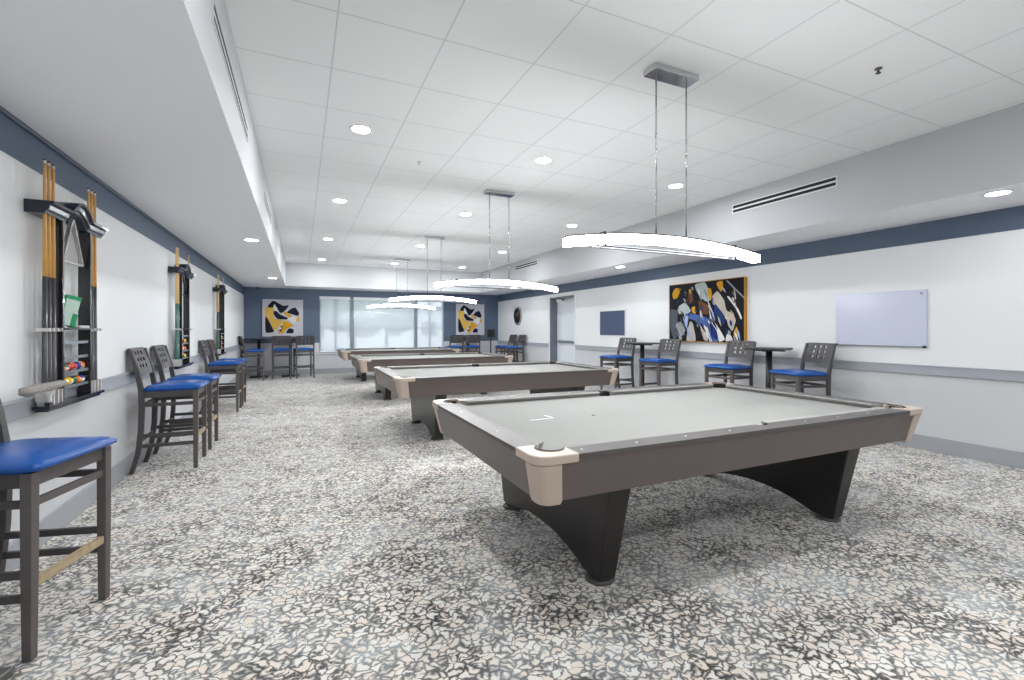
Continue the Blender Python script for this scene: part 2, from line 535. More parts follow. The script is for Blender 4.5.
b = MB(); b.box((XL, YF, ZS - 0.024), (XL + 0.022, YB, ZS), M['crown']); struct(b.build('trim_3', bevel=0.004))
b = MB(); b.box((XR - 0.012, YF, BAND), (XR, YB, BAND + 0.012), M['slate']); struct(b.build('trim_4'))

# windows in the back wall
def window(n, x0, x1, mulls):
    w = bpy.data.objects.new('window_%d' % n, None); COL.objects.link(w)
    w.location = (0, 0, 0); struct(w)
    b = MB()
    y0, y1 = YB + 0.02, YB + 0.10
    t = 0.045
    b.box((x0, y0, WZ0), (x0 + t, y1, WZ1), M['mullion']); b.box((x1 - t, y0, WZ0), (x1, y1, WZ1), M['mullion'])
    b.box((x0 + t, y0, WZ0), (x1 - t, y1, WZ0 + t), M['mullion']); b.box((x0 + t, y0, WZ1 - t), (x1 - t, y1, WZ1), M['mullion'])
    b.build('window_frame', w)
    for mx in mulls:
        b = MB(); b.box((mx - 0.025, y0 + 0.01, WZ0 + t), (mx + 0.025, y1 - 0.01, WZ1 - t), M['mullion']); b.build('mullion', w)
    b = MB(); b.box((x0 + t, y0 + 0.035, 1.36), (x1 - t, y0 + 0.06, 1.395), M['mullion']); b.build('crossbar', w)
    b = MB(); b.box((x0 + t, YB + 0.075, WZ0 + t), (x1 - t, YB + 0.081, WZ1 - t), M['glass']); b.build('pane', w)
    return w
window(1, WX0, 1.42, [0.96])
window(2, 1.42, 3.40, [])
window(3, 3.40, WX1, [3.87])
b = MB(); b.box((WX0 - 0.04, YB - 0.05, WZ0 - 0.03), (WX1 + 0.04, YB + 0.02, WZ0), M['white_metal']); struct(b.build('trim_5', bevel=0.004))
def blind(x0, x1, label):
    r = thing('roller_blind', label, 'blind', ((x0 + x1) / 2, YB - 0.012, WZ1), 0, 'sheer blinds over the back window')
    h = (x1 - x0) / 2
    b = MB(); b.box((-h + 0.012, -0.001, WZ0 + 0.05 - WZ1), (h - 0.012, 0.001, -0.05), M['blind']); b.build('fabric', r)
    b = MB(); b.box((-h, -0.045, -0.07), (h, 0.010, 0.02), M['white_metal']); b.build('valance', r, bevel=0.004)
    b = MB(); b.box((-h + 0.012, -0.008, WZ0 + 0.02 - WZ1), (h - 0.012, 0.008, WZ0 + 0.05 - WZ1), M['white_metal']); b.build('bottom_bar', r)
for px_ in (1.42, 3.40):
    b = MB(); b.box((px_ - 0.05, YB - 0.03, WZ0), (px_ + 0.05, YB + 0.02, WZ1), M['mullion']); struct(b.build('trim_%d' % (6 if px_ < 2 else 7)))
blind(WX0, 1.37, 'narrow sheer white blind over the left end of the back window')
blind(1.47, 3.35, 'wide sheer white blind over the middle of the back window')
blind(3.45, WX1, 'narrow sheer white blind over the right end of the back window')

# outside the window
b = MB(); b.box((-40, YB + 0.5, -0.4), (50, YB + 70, -0.3), M['lawn']); o = struct(b.build('ground'))
def bush(x, y, r, h, label):
    t = thing('tree', label, 'tree', (x, y, -0.3), 0, 'trees outside the window')
    b = MB(); b.tube([(0, 0, 0), (0.05, 0, h * 0.5), (0, 0.05, h)], [0.14, 0.11, 0.06], M['wood'], 8); b.build('trunk', t)
    b = MB()
    for k in range(9):
        a = k * 2.4
        q = 0.55 * r * (0.3 + 0.7 * ((k * 37) % 10) / 10)
        b.sphere((q * math.cos(a), q * math.sin(a), h * (0.75 + 0.06 * (k % 5))), r * (0.45 + 0.05 * (k % 3)), M['leaf'], 10, 7)
    b.build('foliage', t)
bush(2.6, 27, 1.9, 2.9, 'round grey-green tree seen through the middle blind, on its left side')
bush(4.9, 30, 2.2, 3.4, 'larger grey-green tree seen through the middle blind, on its right side')
t = thing('building', 'white building far outside, seen pale through the sheer blinds', 'building', (6.0, 42, -0.3))
b = MB(); b.box((-7, 0, 0), (7, 6, 3.4), M['stucco']); b.build('wall', t)
b = MB(); b.prism([(-7.5, -0.5), (7.5, -0.5), (7.5, 6.5), (-7.5, 6.5)], 3.4, 3.7, M['mullion']); b.build('roof', t)
for k in range(4):
    b = MB(); b.box((-5.6 + 3.2 * k, -0.05, 1.0), (-4.2 + 3.2 * k, 0.0, 2.3), M['mullion']); b.build('window', t)

# door in the right wall, set back in its opening
d = bpy.data.objects.new('door_1', None); COL.objects.link(d); d.location = (XR, DY0, 0); struct(d)
DW = DY1 - DY0
b = MB(); b.box((0.20, 0.03, 0.008), (0.245, DW - 0.05, DZ - 0.04), M['door']); b.build('leaf', d, bevel=0.003)
b = MB()
b.box((0.0, DW - 0.045, 0), (0.29, DW, DZ), M['door_frame']); b.box((0.0, 0, 0), (0.29, 0.028, DZ), M['door_frame'])
b.box((0.0, 0.028, DZ - 0.035), (0.29, DW - 0.045, DZ), M['door_frame'])
b.box((-0.018, DW, 0), (0.0, DW + 0.05, DZ + 0.04), M['wall']); b.box((-0.018, -0.05, 0), (0.0, 0, DZ + 0.04), M['wall']); b.box((-0.018, 0, DZ), (0.0, DW, DZ + 0.04), M['wall'])
b.build('door_frame', d)
b = MB()
b.box((0.135, DW - 0.42, DZ - 0.115), (0.198, DW - 0.10, DZ - 0.05), M['white_plastic'])
b.bar([(0.15, DW - 0.42, DZ - 0.075), (0.08, DW - 0.62, DZ - 0.075)], 0.02, 0.03, M['black_metal'], (0, 0, 1))
b.bar([(0.08, DW - 0.62, DZ - 0.075), (0.02, DW - 0.40, DZ - 0.045)], 0.02, 0.03, M['black_metal'], (0, 0, 1))
b.build('door_closer', d)
b = MB()
b.box((0.13, 0.16, 0.97), (0.17, DW - 0.16, 1.03), M['shelf_edge']); b.box((0.17, 0.18, 0.985), (0.199, 0.24, 1.015), M['shelf_edge']); b.box((0.17, DW - 0.24, 0.985), (0.199, DW - 0.18, 1.015), M['shelf_edge'])
b.build('push_bar', d, bevel=0.004)

# ---------------------------------------------------------------- ceiling fittings
def make_downlight(r, label):
    t = thing('downlight', label, 'ceiling light')
    b = MB(); b.lathe([(r, 0), (r + 0.018, 0), (r + 0.014, -0.008), (r, -0.006), (r, 0)], M['white_metal'], 28, cap=False); b.build('trim_ring', t)
    b = MB(); b.lathe([(r, -0.001), (r, -0.005), (r * 0.6, -0.0055)], M['disc'], 28); b.build('diffuser', t)
    return t
rows = {4.45: 'before the second pool table', 7.05: 'before the third pool table',
        10.15: 'before the fourth pool table', 13.2: 'close to the back bulkhead',
        1.55: 'above the camera end of the room', -1.0: 'over the near end of the room behind the first table'}
cols = {0.50: 'left row', 2.39: 'middle row', 4.36: 'right row'}
dl = None
for y, yt in rows.items():
    for x, xt in cols.items():
        if x > 4 and y < 2 and y > 0: continue
        if x > 4 and y < 5: y += 0.1
        lab = 'round ceiling light, %s, %s' % (xt, yt)
        if dl is None:
            dl = make_downlight(0.078, lab); dl.location = (x, y, ZC); dl['group'] = 'ceiling downlights'
        else:
            dup(dl, (x, y, ZC), 0, lab, 'ceiling downlights')
soffit_disc = [c_ for c_ in dl.children if c_.name.startswith('diffuser')][0].data.copy()
soffit_disc.materials[0] = M['dim_disc']
for x, xt in ((-0.60, 'left'), (5.53, 'right')):
    for y, yt in ((-1.5, 'behind the camera end'), (1.94, 'at its near end'), (7.2 if x > 0 else 7.06, 'halfway along'), (12.1, 'at its far end')):
        sl = dup(dl, (x, y, ZS), 0, 'round light in the lowered %s soffit, %s' % (xt, yt), 'soffit downlights')
        for c_ in sl.children:                       # the soffit fixtures hold dimmer lamps
            if c_.name.startswith('diffuser'):
                c_.data = soffit_disc

def vent(label, x, y0, y1, z, s):
    t = thing('slot_vent', label, 'air vent', (x, y0, z), 0, 'slot vents in the soffit faces')
    L_ = y1 - y0
    def bx(b, ya, yb, za, zb, xa, xb, m):
        lo, hi = sorted((s * xa, s * xb)); b.box((lo, ya, za), (hi, yb, zb), m)
    b = MB()
    bx(b, -0.015, L_ + 0.015, 0.046, 0.058, 0, 0.006, M['white_metal']); bx(b, -0.015, L_ + 0.015, -0.058, -0.046, 0, 0.006, M['white_metal'])
    bx(b, -0.015, 0, -0.046, 0.046, 0, 0.006, M['white_metal']); bx(b, L_, L_ + 0.015, -0.046, 0.046, 0, 0.006, M['white_metal'])
    bx(b, 0, L_, -0.010, 0.010, 0, 0.005, M['white_metal'])
    b.build('frame', t)
    for za, zb in ((0.010, 0.046), (-0.046, -0.010)):
        b = MB(); bx(b, 0, L_, za, zb, 0, 0.002, M['black_slot']); b.build('slot', t)
vent('long black double-slot vent in the right soffit above the big painting', FR, 3.16, 4.49, 2.955, -1)
vent('distant double-slot vent in the right soffit near the back corner', FR, 10.2, 11.5, 2.99, -1)
vent('long double-slot vent in the left soffit face, nearest one', FL, 2.62, 4.18, 2.87, 1)
vent('short-looking double-slot vent in the left soffit face, farther along', FL, 6.0, 7.3, 2.87, 1)
def sprinkler(label, x, y, z, m):
    b = MB(); b.lathe([(0.004, 0.0), (0.022, 0.0), (0.024, -0.006), (0.009, -0.010), (0.008, -0.03), (0.016, -0.032), (0.016, -0.036), (0.002, -0.036)], m, 16)
    o = b.build('sprinkler_head'); o.location = (x, y, z); tag(o, label, 'sprinkler', 'ceiling sprinklers')
sprinkler('small dark sprinkler head on the ceiling right of the nearest pendant lamp', 3.69, 1.91, ZC, M['dark_chrome'])
sprinkler('small pale sprinkler head on the ceiling left of the middle downlights', 1.18, 5.05, ZC, M['white_metal'])
sprinkler('tiny white sprinkler head under the soffit in the far right corner', 5.75, 14.35, ZS, M['white_metal'])
b = MB(); b.lathe([(0.002, 0), (0.035, 0), (0.035, -0.02), (0.022, -0.045), (0.002, -0.05)], M['black_metal'], 18); o = b.build('motion_sensor'); o.location = (-1.12, 14.97, ZS)
tag(o, 'small dark dome sensor on the soffit above the far left painting', 'sensor')

# ---------------------------------------------------------------- pendant lamps
def arch(x, top):
    return top + 0.075 * (1 - (x / 0.9) ** 2)
def make_pendant(label):
    t = thing('pendant_lamp', label, 'lamp', (0, 0, ZC), 0, 'bar pendants over the pool tables')
    b = MB(); b.box((-0.20, -0.065, -0.042), (0.20, 0.065, 0.0), M['chrome']); b.build('canopy', t, bevel=0.004)
    zt = 1.917 - ZC
    for sx in (-0.14, 0.14):
        b = MB()
        zb = arch(sx, zt) + 0.006
        b.tube([(sx, 0, -0.042), (sx, 0, zb)], 0.0055, M['chrome'], 10)
        for zz in (-0.46, -0.55):
            b.tube([(sx, 0, zz - 0.025), (sx, 0, zz + 0.0)], 0.008, M['chrome'], 10)
        b.build('rod', t)
    xs = [-0.875 + 1.75 * k / 36 for k in range(37)]
    b = MB()
    b.loft([[(x, -0.032, arch(x, zt) - 0.056), (x, 0.032, arch(x, zt) - 0.056), (x, 0.032, arch(x, zt)), (x, -0.032, arch(x, zt))] for x in xs], M['lens'])
    b.build('diffuser', t)
    b = MB()
    b.loft([[(x, -0.036, arch(x, zt) + 0.0005), (x, 0.036, arch(x, zt) + 0.0005), (x, 0.036, arch(x, zt) + 0.011), (x, -0.036, arch(x, zt) + 0.011)] for x in xs], M['dark_chrome'])
    b.build('top_strip', t)
    for sx in (-0.60, 0.60):
        b = MB()
        za = arch(sx, zt)
        b.box((sx - 0.006, -0.042, za - 0.078), (sx + 0.006, -0.034, za + 0.02), M['tie'])
        b.box((sx - 0.006, 0.034, za - 0.078), (sx + 0.006, 0.042, za + 0.02), M['tie'])
        b.box((sx - 0.006, -0.042, za - 0.078), (sx + 0.006, 0.042, za - 0.070), M['tie'])
        b.box((sx - 0.006, -0.042, za + 0.012), (sx + 0.006, 0.042, za + 0.02), M['tie'])
        b.build('bracket', t)
    for yy in (-0.03, 0.03):
        b = MB(); zc = arch(0.6, zt) - 0.074
        b.tube([(-0.66, yy, zc), (0.66, yy, zc)], 0.006, M['tie'], 10)
        b.build('tie_rod', t)
    return t

# ---------------------------------------------------------------- pool tables
TL, TW = 3.05, 1.78       # outer size
TX, TY0, TSTEP = 2.43, 1.745, 3.45
def corner_cap(b, sx, sy, z0, z1, m):
    # L-shaped corner plate in coordinates from the outer corner, mirrored into place
    s, w, c, r, ro = 0.215, 0.118, 0.138, 0.066, 0.08
    pts = []
    for k in range(7):
        a = PI + (PI / 2) * k / 6
        pts.append((ro + ro * math.cos(a), ro + ro * math.sin(a)))
    pts += [(s, 0), (s, w)]
    a0 = math.atan2(w - c, math.sqrt(r * r - (w - c) ** 2))
    # arc from the point on y=w to the point on x=w, passing the corner side
    n = 12
    st = a0
    en = -(1.5 * PI + a0)
    for k in range(n + 1):
        a = st + (en - st) * k / n
        pts.append((c + r * math.cos(a), c + r * math.sin(a)))
    pts += [(w, s), (0, s)]
    return [((TL / 2 - x) * sx, (TW / 2 - y) * sy) for x, y in pts]
def make_table(label):
    t = thing('pool_table', label, 'pool table', (0, 0, 0), 0, 'pool tables in a line down the room')
    hx, hy = TL / 2, TW / 2
    c = 0.138
    # bed
    b = MB()
    px, py = hx - 0.13, hy - 0.13
    def cornerbite(sx, sy):
        cx, cy, r = sx * (hx - c), sy * (hy - c), 0.068
        return cx, cy, r
    out = []
    e = 0.05
    for (sx, sy) in ((-1, -1), (1, -1), (1, 1), (-1, 1)):
        cx, cy = sx * (hx - c), sy * (hy - c)
        arc = []
        for k in range(9):
            a = math.atan2(-sy, -sx) + (-PI / 2 + PI * k / 8) * (1)
            arc.append((cx + 0.07 * math.cos(a), cy + 0.07 * math.sin(a)))
        # keep counter-clockwise order round the outline
        pre = (cx - sx * 0.0, cy)
        if (sx, sy) == (-1, -1):
            arc = arc[::-1]
        arc_s = sorted(arc, key=lambda p: math.atan2(p[1], p[0]) if not (sx == -1) else (math.atan2(p[1], p[0]) % (2 * PI)))
        if sx == -1 and sy == 1 or sx == -1 and sy == -1:
            arc_s = sorted(arc, key=lambda p: math.atan2(p[1], p[0]) % (2 * PI))
        else:
            arc_s = sorted(arc, key=lambda p: math.atan2(p[1], p[0]))
        out.append(arc_s)
        if sy == -1 and sx == -1:
            out.append([(-0.058, -py), (-0.05, -py + 0.04), (0, -py + 0.058), (0.05, -py + 0.04), (0.058, -py)])
        if sy == 1 and sx == 1:
            out.append([(0.058, py), (0.05, py - 0.04), (0, py - 0.058), (-0.05, py - 0.04), (-0.058, py)])
    poly = [p for seg in out for p in seg]
    b.prism(poly, 0.69, 0.757, M['cloth'])
    b.build('bed', t)
    b = MB(); b.lathe([(0.012, 0.757), (0.012, 0.7585), (0.002, 0.7588)], M['pocket'], 14, Matrix.Translation((-0.63, 0, 0))); b.build('foot_spot', t)
    # rails with cushions
    w = 0.118
    def rail(axis, sgn):
        b = MB()
        if axis == 'x':
            lo, hi = -hx + 0.215, hx - 0.215
            pts = [(lo, -hy), (hi, -hy), (hi, -hy + w)]
            rr = 0.05
            pts += [(rr, -hy + w)]
            for k in range(1, 8):
                a = PI * k / 8
                pts.append((rr * math.cos(a), -hy + w - 0.035 * math.sin(a)))
            pts += [(-rr, -hy + w), (lo, -hy + w)]
            dots = [(lo + (hi - lo) * (k + 0.5) / 8 if False else (k - 4) * 0.315, -hy + 0.062) for k in range(9) if k != 4]
        else:
            lo, hi = -hy + 0.215, hy - 0.215
            pts = [(-hx + w, lo), (-hx + w, hi), (-hx, hi), (-hx, lo)]
            dots = [(-hx + 0.062, (k - 1) * 0.315) for k in range(3)]
        T = Matrix.Rotation(PI if sgn > 0 else 0, 4, 'Z')
        b.prism(pts, 0.770, 0.79, M['rail_top'], T)
        for dx, dy in dots:
            b.lathe([(0.007, 0.790), (0.006, 0.7908), (0.001, 0.7909)], M['sight'], 8, T @ Matrix.Translation((dx, dy, 0)))
        ro = b.build('rail', t, bevel=0.003)
        # cushions: nose profile swept along the rail, mitred at the pockets
        def cushion(p0, p1, nrm, m0, m1):
            b = MB()
            p0 = Vector(p0); p1 = Vector(p1); nrm = Vector(nrm)
            d = (p1 - p0).normalized()
            prof = [(0.0, 0.789), (0.05, 0.7915), (0.055, 0.787), (0.03, 0.760), (0.0, 0.757)]
            loops = []
            for p, mi_, s in ((p0, m0, 1), (p1, m1, -1)):
                loops.append([tuple((p + d * (s * mi_ * q / 0.055) + nrm * q).to_3d() + Vector((0, 0, z))) for q, z in prof])
            b.loft(loops, M['cushion'], T=T)
            b.build('cushion', ro)
        if axis == 'x':
            cushion((-hx + 0.216, -hy + w), (-0.055, -hy + w), (0, 1), 0.04, 0.018)
            cushion((0.055, -hy + w), (hx - 0.216, -hy + w), (0, 1), 0.018, 0.04)
        else:
            cushion((-hx + w, -hy + 0.216), (-hx + w, hy - 0.216), (1, 0), 0.04, 0.04)
    rail('x', -1); rail('x', 1); rail('y', -1); rail('y', 1)
    # aprons leaning inwards
    def apron(axis, sgn):
        b = MB()
        T = Matrix.Rotation(PI if sgn > 0 else 0, 4, 'Z')
        i0, i1 = 0.016, 0.052
        if axis == 'x':
            ex0, ex1 = hx - 0.10, hx - 0.13
            loops = [[(-ex0, -hy + i0, 0.769), (ex0, -hy + i0, 0.769), (ex0, -hy + i0 + 0.03, 0.769), (-ex0, -hy + i0 + 0.03, 0.769)],
                     [(-ex1, -hy + i1, 0.575), (ex1, -hy + i1, 0.575), (ex1, -hy + i1 + 0.03, 0.575), (-ex1, -hy + i1 + 0.03, 0.575)]]
        else:
            ey0, ey1 = hy - 0.10, hy - 0.13
            loops = [[(-hx + i0, -ey0, 0.769), (-hx + i0, ey0, 0.769), (-hx + i0 + 0.03, ey0, 0.769), (-hx + i0 + 0.03, -ey0, 0.769)],
                     [(-hx + i1, -ey1, 0.575), (-hx + i1, ey1, 0.575), (-hx + i1 + 0.03, ey1, 0.575), (-hx + i1 + 0.03, -ey1, 0.575)]]
        b.loft(loops, M['laminate'], T=T)
        b.build('apron', t)
    apron('x', -1); apron('x', 1); apron('y', -1); apron('y', 1)
    # underside frame
    b = MB(); b.box((-hx + 0.14, -hy + 0.14, 0.585), (hx - 0.14, hy - 0.14, 0.63), M['dark_laminate']); b.build('underframe', t)
    # corner castings: rounded plate and tapering block below it
    for sx in (-1, 1):
        for sy in (-1, 1):
            b = MB()
            b.prism(corner_cap(b, sx, sy, 0, 0, None), 0.752, 0.793, M['beige'])
            loops = []
            for z, inset, ext, rr in ((0.751, 0.010, 0.135, 0.06), (0.66, 0.030, 0.147, 0.062), (0.575, 0.048, 0.158, 0.064), (0.555, 0.056, 0.154, 0.06)):
                pts = []
                for k in range(9):
                    a = PI + (PI / 2) * k / 8
                    pts.append((inset + rr + rr * math.cos(a), inset + rr + rr * math.sin(a)))
                pts += [(ext, inset), (ext, inset + 0.035), (inset + 0.035, inset + 0.035), (inset + 0.035, ext), (inset, ext)]
                loops.append([((hx - x) * sx, (hy - y) * sy, z) for x, y in pts])
            b.loft(loops, M['beige'])
            cst = b.build('corner_casting', t, bevel=0.009, seg=3)
            b = MB()
            cx, cy = sx * (hx - c), sy * (hy - c)
            a_mid = math.atan2(sy, sx)
            path = [(cx + 0.067 * math.cos(a_mid + q), cy + 0.067 * math.sin(a_mid + q), 0.7945) for q in [(-1.75 + 3.5 * k / 14) for k in range(15)]]
            b.tube(path, 0.0042, M['foot'], 8)
            b.build('pocket_lip', cst)
    # pockets: a cup under the bed and a black liner round the outer side
    for cx, cy in [(sx * (hx - c), sy * (hy - c)) for sx in (-1, 1) for sy in (-1, 1)] + [(0, -hy + 0.135), (0, hy - 0.135)]:
        r = 0.064 if cx else 0.056
        T = Matrix.Translation((cx, cy, 0))
        b = MB(); b.lathe([(r, 0.688), (r, 0.697), (0.004, 0.635), (0.004, 0.639), (r - 0.004, 0.649), (r - 0.004, 0.688)], M['pocket'], 20, T, cap=False)
        a0 = math.atan2(cy, cx) if cx else math.copysign(PI / 2, cy)
        if cx: a0 = math.atan2(math.copysign(1, cy), math.copysign(1, cx))
        arc = [(math.cos(a0 + q), math.sin(a0 + q)) for q in [(-1.6 + 3.2 * k / 12) for k in range(13)]]
        lp = [[(u * rr, v * rr, z) for u, v in arc] for rr, z in ((r + 0.001, 0.690), (r + 0.001, 0.786), (r - 0.003, 0.786), (r - 0.003, 0.690))]
        b.loft(lp + [lp[0]], M['pocket'], cap=False, closed=False, T=T)
        b.build('pocket', t)
    # trestle legs with an arched lower edge
    for sx in (-1, 1):
        b = MB()
        X = sx * 0.97
        prof = [(-0.75, 0.60), (0.75, 0.60), (0.625, 0.025), (0.48, 0.025)]
        n = 12
        for k in range(1, n):
            y = 0.48 - 0.96 * k / n
            prof.append((y, 0.025 + 0.085 * (1 - (abs(y) / 0.48) ** 2.2)))
        prof += [(-0.48, 0.025), (-0.625, 0.025)]
        def thick(z):
            return 0.05 + 0.02 * (z / 0.6)
        b.loft([[(X - thick(z), y, z) for y, z in prof], [(X + thick(z), y, z) for y, z in prof]], M['dark_laminate'])
        lg = b.build('leg', t, bevel=0.006)
        for yy in (-0.555, 0.555):
            b = MB(); b.lathe([(0.004, 0.0), (0.078, 0.0), (0.08, 0.010), (0.066, 0.022), (0.004, 0.025)], M['foot'], 20, Matrix.Translation((X, yy, 0))); b.build('leveling_foot', lg)
    return t
names = ['nearest pool table, large in front, grey-brown body, pale grey cloth, empty bed', 'second pool table from the camera, directly behind the nearest one',
         'third pool table from the camera, between the second and the farthest', 'farthest pool table, in front of the blinded window']
lamps = ['arched white bar pendant over the nearest pool table', 'arched white bar pendant over the second pool table', 'arched white bar pendant over the third pool table',
         'arched white bar pendant over the farthest pool table, low before the window']
PY = [2.555, 5.72, 9.05, 12.28]
tb = make_table(names[0]); pd = make_pendant(lamps[0])
for k in range(4):
    cy = TY0 + TW / 2 + TSTEP * k
    if k == 0:
        tb.location = (TX, cy, 0); pd.location = (TX - 0.02, PY[k], ZC)
    else:
        dup(tb, (TX + (0, 0.05, 0.03, 0)[k], cy, 0), 0, names[k]); dup(pd, (TX - 0.02, PY[k], ZC), 0, lamps[k])
# thin marks left on the nearest cloth
b = MB()
b.box((-0.09, -0.004, 0), (0.09, 0.004, 0.0012), M['sight']); b.box((0.082, 0.004, 0), (0.09, 0.10, 0.0012), M['sight'])
o = b.build('alignment_strip'); o.location = (1.42, 2.66, 0.7571); o.rotation_euler = (0, 0, 0.1)
tag(o, 'thin white angled marking strip lying on the cloth of the nearest pool table', 'marker')

# ---------------------------------------------------------------- bar stools
def make_stool(label):
    t = thing('bar_stool', label, 'bar stool', (0, 0, 0), 0, 'blue seated bar stools')
    W, F, B = 0.217, 0.205, -0.20
    wd = M['wood']
    # seat cushion, crowned vinyl
    b = MB()
    def rr(hx, y0, y1, r, z, n=5):
        pts = []
        for (cx, cy, a0) in ((hx - r, y1 - r, 0), (-hx + r, y1 - r, PI / 2), (-hx + r, y0 + r, PI), (hx - r, y0 + r, 1.5 * PI)):
            for k in range(n + 1):
                a = a0 + PI / 2 * k / n
                pts.append((cx + r * math.cos(a), cy + r * math.sin(a), z))
        return pts
    b.loft([rr(0.23, -0.20, 0.225, 0.03, 0.757), rr(0.25, -0.200, 0.258, 0.035, 0.774), rr(0.25, -0.200, 0.258, 0.035, 0.787),
            rr(0.232, -0.185, 0.238, 0.05, 0.804), rr(0.165, -0.13, 0.155, 0.07, 0.819), rr(0.07, -0.05, 0.075, 0.06, 0.825)], M['vinyl'], smooth=True)
    b.build('seat', t)
    for sx in (-1, 1):
        b = MB(); b.bar([(sx * W, F, 0.0), (sx * W, F, 0.35), (sx * W, F, 0.757)], [0.034, 0.040, 0.042], [0.034, 0.040, 0.042], M['wood_lit']); b.build('leg', t, bevel=0.003)
        b = MB()
        path = [(sx * W, -0.295, 0.0), (sx * W, -0.245, 0.18), (sx * W, -0.222, 0.40), (sx * W, -0.215, 0.62), (sx * W, -0.222, 0.78), (sx * W, -0.250, 0.95), (sx * W, -0.305, 1.15)]
        b.bar(path, 0.034, [0.034, 0.04, 0.043, 0.045, 0.043, 0.038, 0.03], wd); b.build('leg', t, bevel=0.003)
    # seat frame
    b = MB()
    b.box((-W + 0.02, F - 0.018, 0.697), (W - 0.02, F + 0.008, 0.757), M['wood_lit'])
    b.box((-W + 0.02, B - 0.012, 0.697), (W - 0.02, B + 0.010, 0.757), wd)
    for sx in (-1, 1):
        b.box((min(sx * (W - 0.012), sx * (W + 0.01)), B, 0.697), (max(sx * (W - 0.012), sx * (W + 0.01)), F - 0.02, 0.757), wd)
    b.build('seat_frame', t, bevel=0.002)
    def st(p, q, m, h=0.032, w=0.02):
        b = MB(); b.bar([p, q], w, h, m, side=(0, 1, 0) if abs(p[0] - q[0]) > abs(p[1] - q[1]) else (1, 0, 0)); b.build('stretcher', t, bevel=0.002)
    st((-W, F, 0.63), (W, F, 0.63), M['wood_lit']); st((-W, -0.216, 0.63), (W, -0.216, 0.63), wd)
    st((-W, -0.232, 0.30), (W, -0.232, 0.30), wd)
    for sx in (-1, 1):
        st((sx * W, F, 0.63), (sx * W, -0.216, 0.63), wd); st((sx * W, F, 0.25), (sx * W, -0.236, 0.25), wd); st((sx * W, F, 0.345), (sx * W, -0.225, 0.345), wd)
    b = MB(); b.bar([(-W, F, 0.30), (W, F, 0.30)], 0.024, 0.036, wd, side=(0, 1, 0)); fr = b.build('footrest', t, bevel=0.002)
    b = MB(); b.box((-W + 0.022, F - 0.010, 0.3182), (W - 0.022, F + 0.0135, 0.3197), M['worn']); b.box((-W + 0.022, F + 0.0122, 0.286), (W - 0.022, F + 0.0135, 0.3182), M['worn']); b.build('worn_strip', fr); 
    # back panel with nine square windows
    b = MB()
    xs = [-0.20, -0.108, -0.066, -0.021, 0.021, 0.066, 0.108, 0.20]
    zs = [0.905, 0.970, 1.004, 1.032, 1.066, 1.094, 1.128, 1.16]
    def yback(z):
        return -0.232 - 0.085 * ((z - 0.87) / 0.29) ** 1.3 if z > 0.87 else -0.232
    def yy(x, z):
        return yback(z) - 0.010 * (1 - (x / 0.20) ** 2)
    for i in range(7):
        for j in range(7):
            if i % 2 == 1 and j % 2 == 1:
                continue
            x0, x1, z0, z1 = xs[i], xs[i + 1], zs[j], zs[j + 1]
            q = []
            for off in (0.009, -0.009):
                q += [(x0, yy(x0, z0) + off, z0), (x1, yy(x1, z0) + off, z0), (x1, yy(x1, z1) + off, z1), (x0, yy(x0, z1) + off, z1)]
            fcs = [(0, 1, 2, 3), (7, 6, 5, 4)]
            def solid(a, c):
                return 0 <= a < 7 and 0 <= c < 7 and not (a % 2 == 1 and c % 2 == 1)
            if not solid(i, j - 1): fcs.append((0, 4, 5, 1))
            if not solid(i, j + 1): fcs.append((3, 2, 6, 7))
            if not solid(i - 1, j): fcs.append((0, 3, 7, 4))
            if not solid(i + 1, j): fcs.append((1, 5, 6, 2))
            b._new(q, fcs, wd)
    b.build('backrest', t)
    return t
EAST, WEST, NORTH = -PI / 2, PI / 2, 0.0
st_ = make_stool('blue seated bar stool cut off by the left edge, nearest the camera')
st_.location = (-1.145, 2.785, 0); st_.rotation_euler = (0, 0, EAST - 0.255)
stools = [
    (-1.13, 5.57, EAST, 'blue seated stool by the left wall, nearer of the first pair past the nearest rack'),
    (-1.13, 6.33, EAST, 'blue seated stool by the left wall, farther of the first pair past the nearest rack'),
    (-1.14, 8.89, EAST, 'blue seated stool by the left wall, nearer of the pair by the farthest rack'),
    (-1.14, 9.57, EAST, 'blue seated stool by the left wall, farther of the pair by the farthest rack'),
    (-1.15, 13.85, EAST + 0.3, 'bright blue stool facing right at the left bar table by the back wall'),
    (-0.47, 14.06, NORTH, 'stool with its back to the camera below the far left painting'),
    (0.07, 14.10, NORTH + 0.15, 'stool angled at the right end of the bar tables, beside the window'),
    (5.81, 3.90, WEST - 0.27, 'dark stool with blue seat by the right wall, just left of the whiteboard'),
    (5.80, 4.98, WEST + 0.06, 'dark stool with blue seat under the right half of the big painting'),
    (5.78, 6.45, WEST + 0.06, 'dark stool with blue seat right of the bar table below the blue panel'),
    (5.78, 7.65, WEST + 0.06, 'dark stool with blue seat left of the bar table, under the blue panel'),
    (4.36, 14.05, NORTH + 0.1, 'stool left of the bar table below the far right painting'),
    (4.95, 14.06, NORTH - 0.1, 'stool in front of the bar table below the far right painting'),
    (5.93, 13.62, WEST, 'left one of the two stools below the round clock on the right wall'),
    (5.93, 12.95, WEST, 'right one of the two stools below the round clock on the right wall'),
]
for x, y, r, lab in stools:
    dup(st_, (x, y, 0), r, lab)

